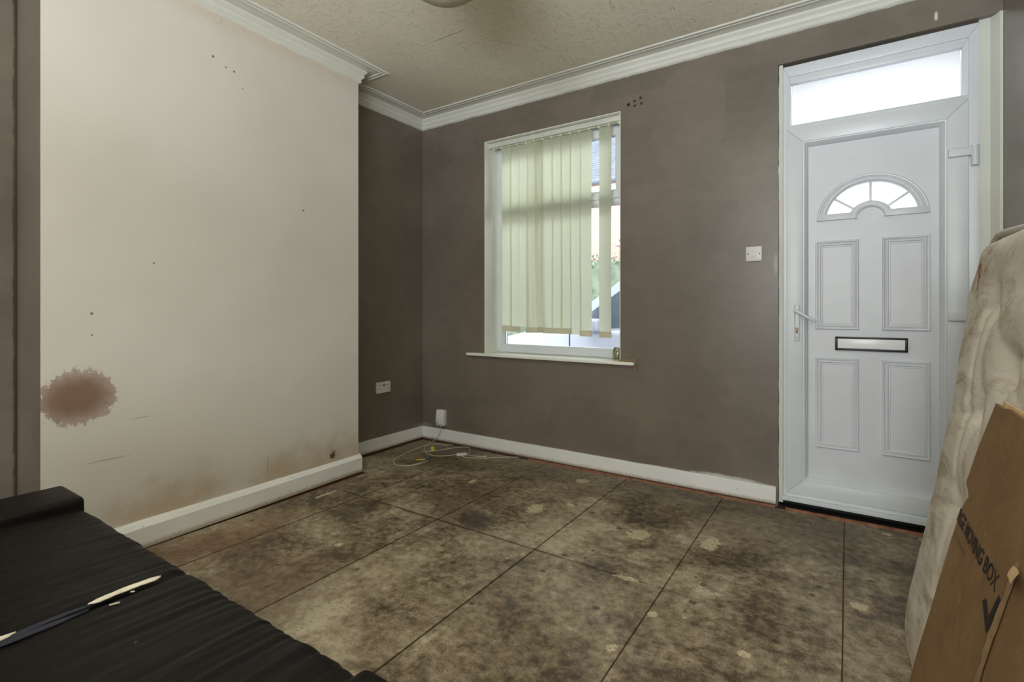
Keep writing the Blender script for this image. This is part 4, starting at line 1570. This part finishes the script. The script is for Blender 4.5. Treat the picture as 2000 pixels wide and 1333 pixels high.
# ------------------------------------------------------------------ the street outside
struct(box('ground', (-60, YO - 0.05, -0.5), (50, 60, -0.16), M['tarmac']))
struct(box('pavement', (-40, YO, -0.16), (30, 4.75, -0.08), M['paving']))
pv = struct(box('kerb', (-40, 4.75, -0.16), (30, 4.88, -0.075), M['render'], None, 0.01))
struct(box('pavement_far', (-40, 9.6, -0.16), (30, 11.4, -0.06), M['paving']))

hs = tag(empty('house', (-6, 13.5, 0)), 'pale pink brick house with a grey tiled roof across the street', 'house')
HX0, HX1, HY, HZ = -16.0, 4.0, 13.5, 4.78
HW = [(-13.2, -12.0), (-9.2, -8.0), (-5.35, -4.2), (-1.2, 0.0)]
holes = [(a, b, 3.0, 4.25) for a, b in HW] + [(a - 0.2, b + 0.2, 0.8, 2.3) for a, b in HW]
ploc(wall_holes('facade', HX0, HX1, -0.1, HZ, holes, HY, HY + 0.3, M['brick'], hs), hs)
ploc(box('white_band', (HX0, HY - 0.03, 4.05), (HX1, HY, HZ - 0.12), M['render'], hs), hs)
for x0, x1, z0, z1 in holes:
    wf = bmesh.new()
    for lo, hi in (((x0, z0), (x0 + 0.08, z1)), ((x1 - 0.08, z0), (x1, z1)), ((x0, z0), (x1, z0 + 0.08)), ((x0, z1 - 0.08), (x1, z1)), (((x0 + x1) / 2 - 0.04, z0), ((x0 + x1) / 2 + 0.04, z1))):
        add_box(wf, (lo[0], HY + 0.02, lo[1]), (hi[0], HY + 0.12, hi[1]))
    add_box(wf, (x0 - 0.08, HY - 0.06, z0 - 0.1), (x1 + 0.08, HY + 0.05, z0))
    wfo = ploc(bm_obj('house_window', wf, M['render'], hs), hs)
    p_ = box('pane', (x0 + 0.05, HY + 0.06, z0 + 0.05), (x1 - 0.05, HY + 0.08, z1 - 0.05), M['hpane'], wfo)
ploc(cyl('gutter', (HX0, HY - 0.12, HZ - 0.02), (HX1, HY - 0.12, HZ - 0.02), 0.07, M['tiles'], hs), hs)
rf = bmesh.new()
nrow = 26
for k in range(nrow):
    f0, f1 = k / nrow, (k + 1) / nrow
    y0, y1 = HY - 0.15 + 3.6 * f0, HY - 0.15 + 3.6 * f1
    z0, z1 = HZ + 2.7 * f0, HZ + 2.7 * f1
    add_prism(rf, [(y0, z0), (y0, z0 + 0.05), (y1 + 0.03, z1 + 0.02), (y1 + 0.03, z1 - 0.05)], HX0, HX1, 'X')
ploc(bm_obj('roof', rf, M['tiles'], hs), hs)
ck = bmesh.new()
add_box(ck, (-4.9, 15.3, 6.8), (-4.1, 16.1, 8.6))
add_box(ck, (-5.0, 15.25, 8.5), (-4.0, 16.15, 8.65))
ploc(bm_obj('chimney_stack', ck, M['brick'], hs), hs)

hg = tag(empty('hedge', (-5, 11.9, 0)), 'clipped green garden hedge in front of the house across the street', 'hedge')
random.seed(5)
V, F = [], []
for k in range(2600):
    x = random.uniform(-9.5, 1.5)
    face = random.random()
    if face < 0.55:
        p = Vector((x, 11.55 + random.uniform(-0.05, 0.08), random.uniform(0.0, 2.35)))
    else:
        p = Vector((x, random.uniform(11.55, 12.35), 2.35 + random.uniform(-0.12, 0.12)))
    sz = random.uniform(0.07, 0.14)
    a, b, c = [Vector((random.gauss(0, 1), random.gauss(0, 1), random.gauss(0, 1))).normalized() * sz for _ in range(3)]
    i = len(V)
    V += [p, p + a * 0.5 + b * 0.3, p + a, p + a * 0.5 - b * 0.3]
    F.append((i, i + 1, i + 2, i + 3))
fo = ploc(from_py('foliage', V, F, M['leaf'], hg), hg)
fo['kind'] = 'stuff'
V = []
bm = bmesh.new()
add_box(bm, (-9.4, 11.62, -0.06), (1.4, 12.3, 2.28))
bmesh.ops.subdivide_edges(bm, edges=bm.edges[:], cuts=8, use_grid_fill=True)
for v in bm.verts:
    v.co += Vector((1, 1, 1)) * 0.06 * mnoise.noise(v.co * 3)
ploc(bm_obj('hedge_core', bm, M['leaf'], hg), hg)

# parked car, side on, nose to the left
car = tag(empty('car', (-2.0, 5.9, -0.16)), 'silver car with dark side windows parked outside the window', 'car')
CY0, CY1 = 5.12, 6.82
CZ = -0.16
body_p = [(-4.05, 0.25), (-4.08, 0.62), (-3.95, 0.82), (-3.3, 0.98), (-2.75, 1.03), (-0.2, 1.06), (0.32, 1.02), (0.42, 0.7), (0.38, 0.28)]
cab_p = [(-2.86, 1.02), (-2.05, 1.60), (-1.6, 1.68), (-0.5, 1.66), (-0.05, 1.55), (0.22, 1.04)]
bm = bmesh.new()
add_prism(bm, [(x, z + CZ) for x, z in body_p], CY0, CY1, 'Y', 0.06, 3)
ploc(bm_obj('body', bm, M['carpaint'], car, 45), car)


def cabin(inset0, inset1, pts, name, mat):
    bm = bmesh.new()
    z0, z1 = 1.02, 1.68
    A, B = [], []
    for x, z in pts:
        f = (z - z0) / (z1 - z0)
        ins = inset0 + (inset1 - inset0) * f
        A.append(bm.verts.new((x, CY0 + ins, z + CZ)))
        B.append(bm.verts.new((x, CY1 - ins, z + CZ)))
    bm.faces.new(A)
    bm.faces.new(B[::-1])
    n = len(pts)
    for i in range(n):
        bm.faces.new((A[i], A[(i + 1) % n], B[(i + 1) % n], B[i]))
    return ploc(bm_obj(name, bm, mat, car, 30), car)


cabin(0.03, 0.20, cab_p, 'cabin', M['carpaint'])
for pts in ([(-2.62, 1.06), (-2.0, 1.52), (-1.42, 1.59), (-1.38, 1.07)], [(-1.30, 1.07), (-1.34, 1.59), (-0.55, 1.58), (-0.25, 1.50), (-0.02, 1.08)]):
    cabin(0.022, 0.192, pts, 'side_window', M['carglass'])
bm = bmesh.new()
add_box(bm, (-2.42, CY0 - 0.17, 1.02 + CZ), (-2.22, CY0 + 0.02, 1.16 + CZ), 0.04, 3)
ploc(bm_obj('wing_mirror', bm, M['carpaint'], car, 50), car)
for x in (-2.62, -1.34, -0.12):
    ploc(box('door_gap', (x - 0.006, CY0 - 0.004, 0.36 + CZ), (x + 0.006, CY0 + 0.01, 1.03 + CZ), M['dark'], car), car)
for x in (-2.9 - 0.35, -0.42):
    for y0, y1 in ((CY0 - 0.01, CY0 + 0.20), (CY1 - 0.20, CY1 + 0.01)):
        t_ = ploc(cyl('wheel', (x, y0, 0.31 + CZ), (x, y1, 0.31 + CZ), 0.31, M['rubber'], car, None, 28), car)
        h_ = cyl('hub', (x, y0 - 0.004, 0.31 + CZ), (x, y1 + 0.004, 0.31 + CZ), 0.19, M['alloy'], t_, None, 20)
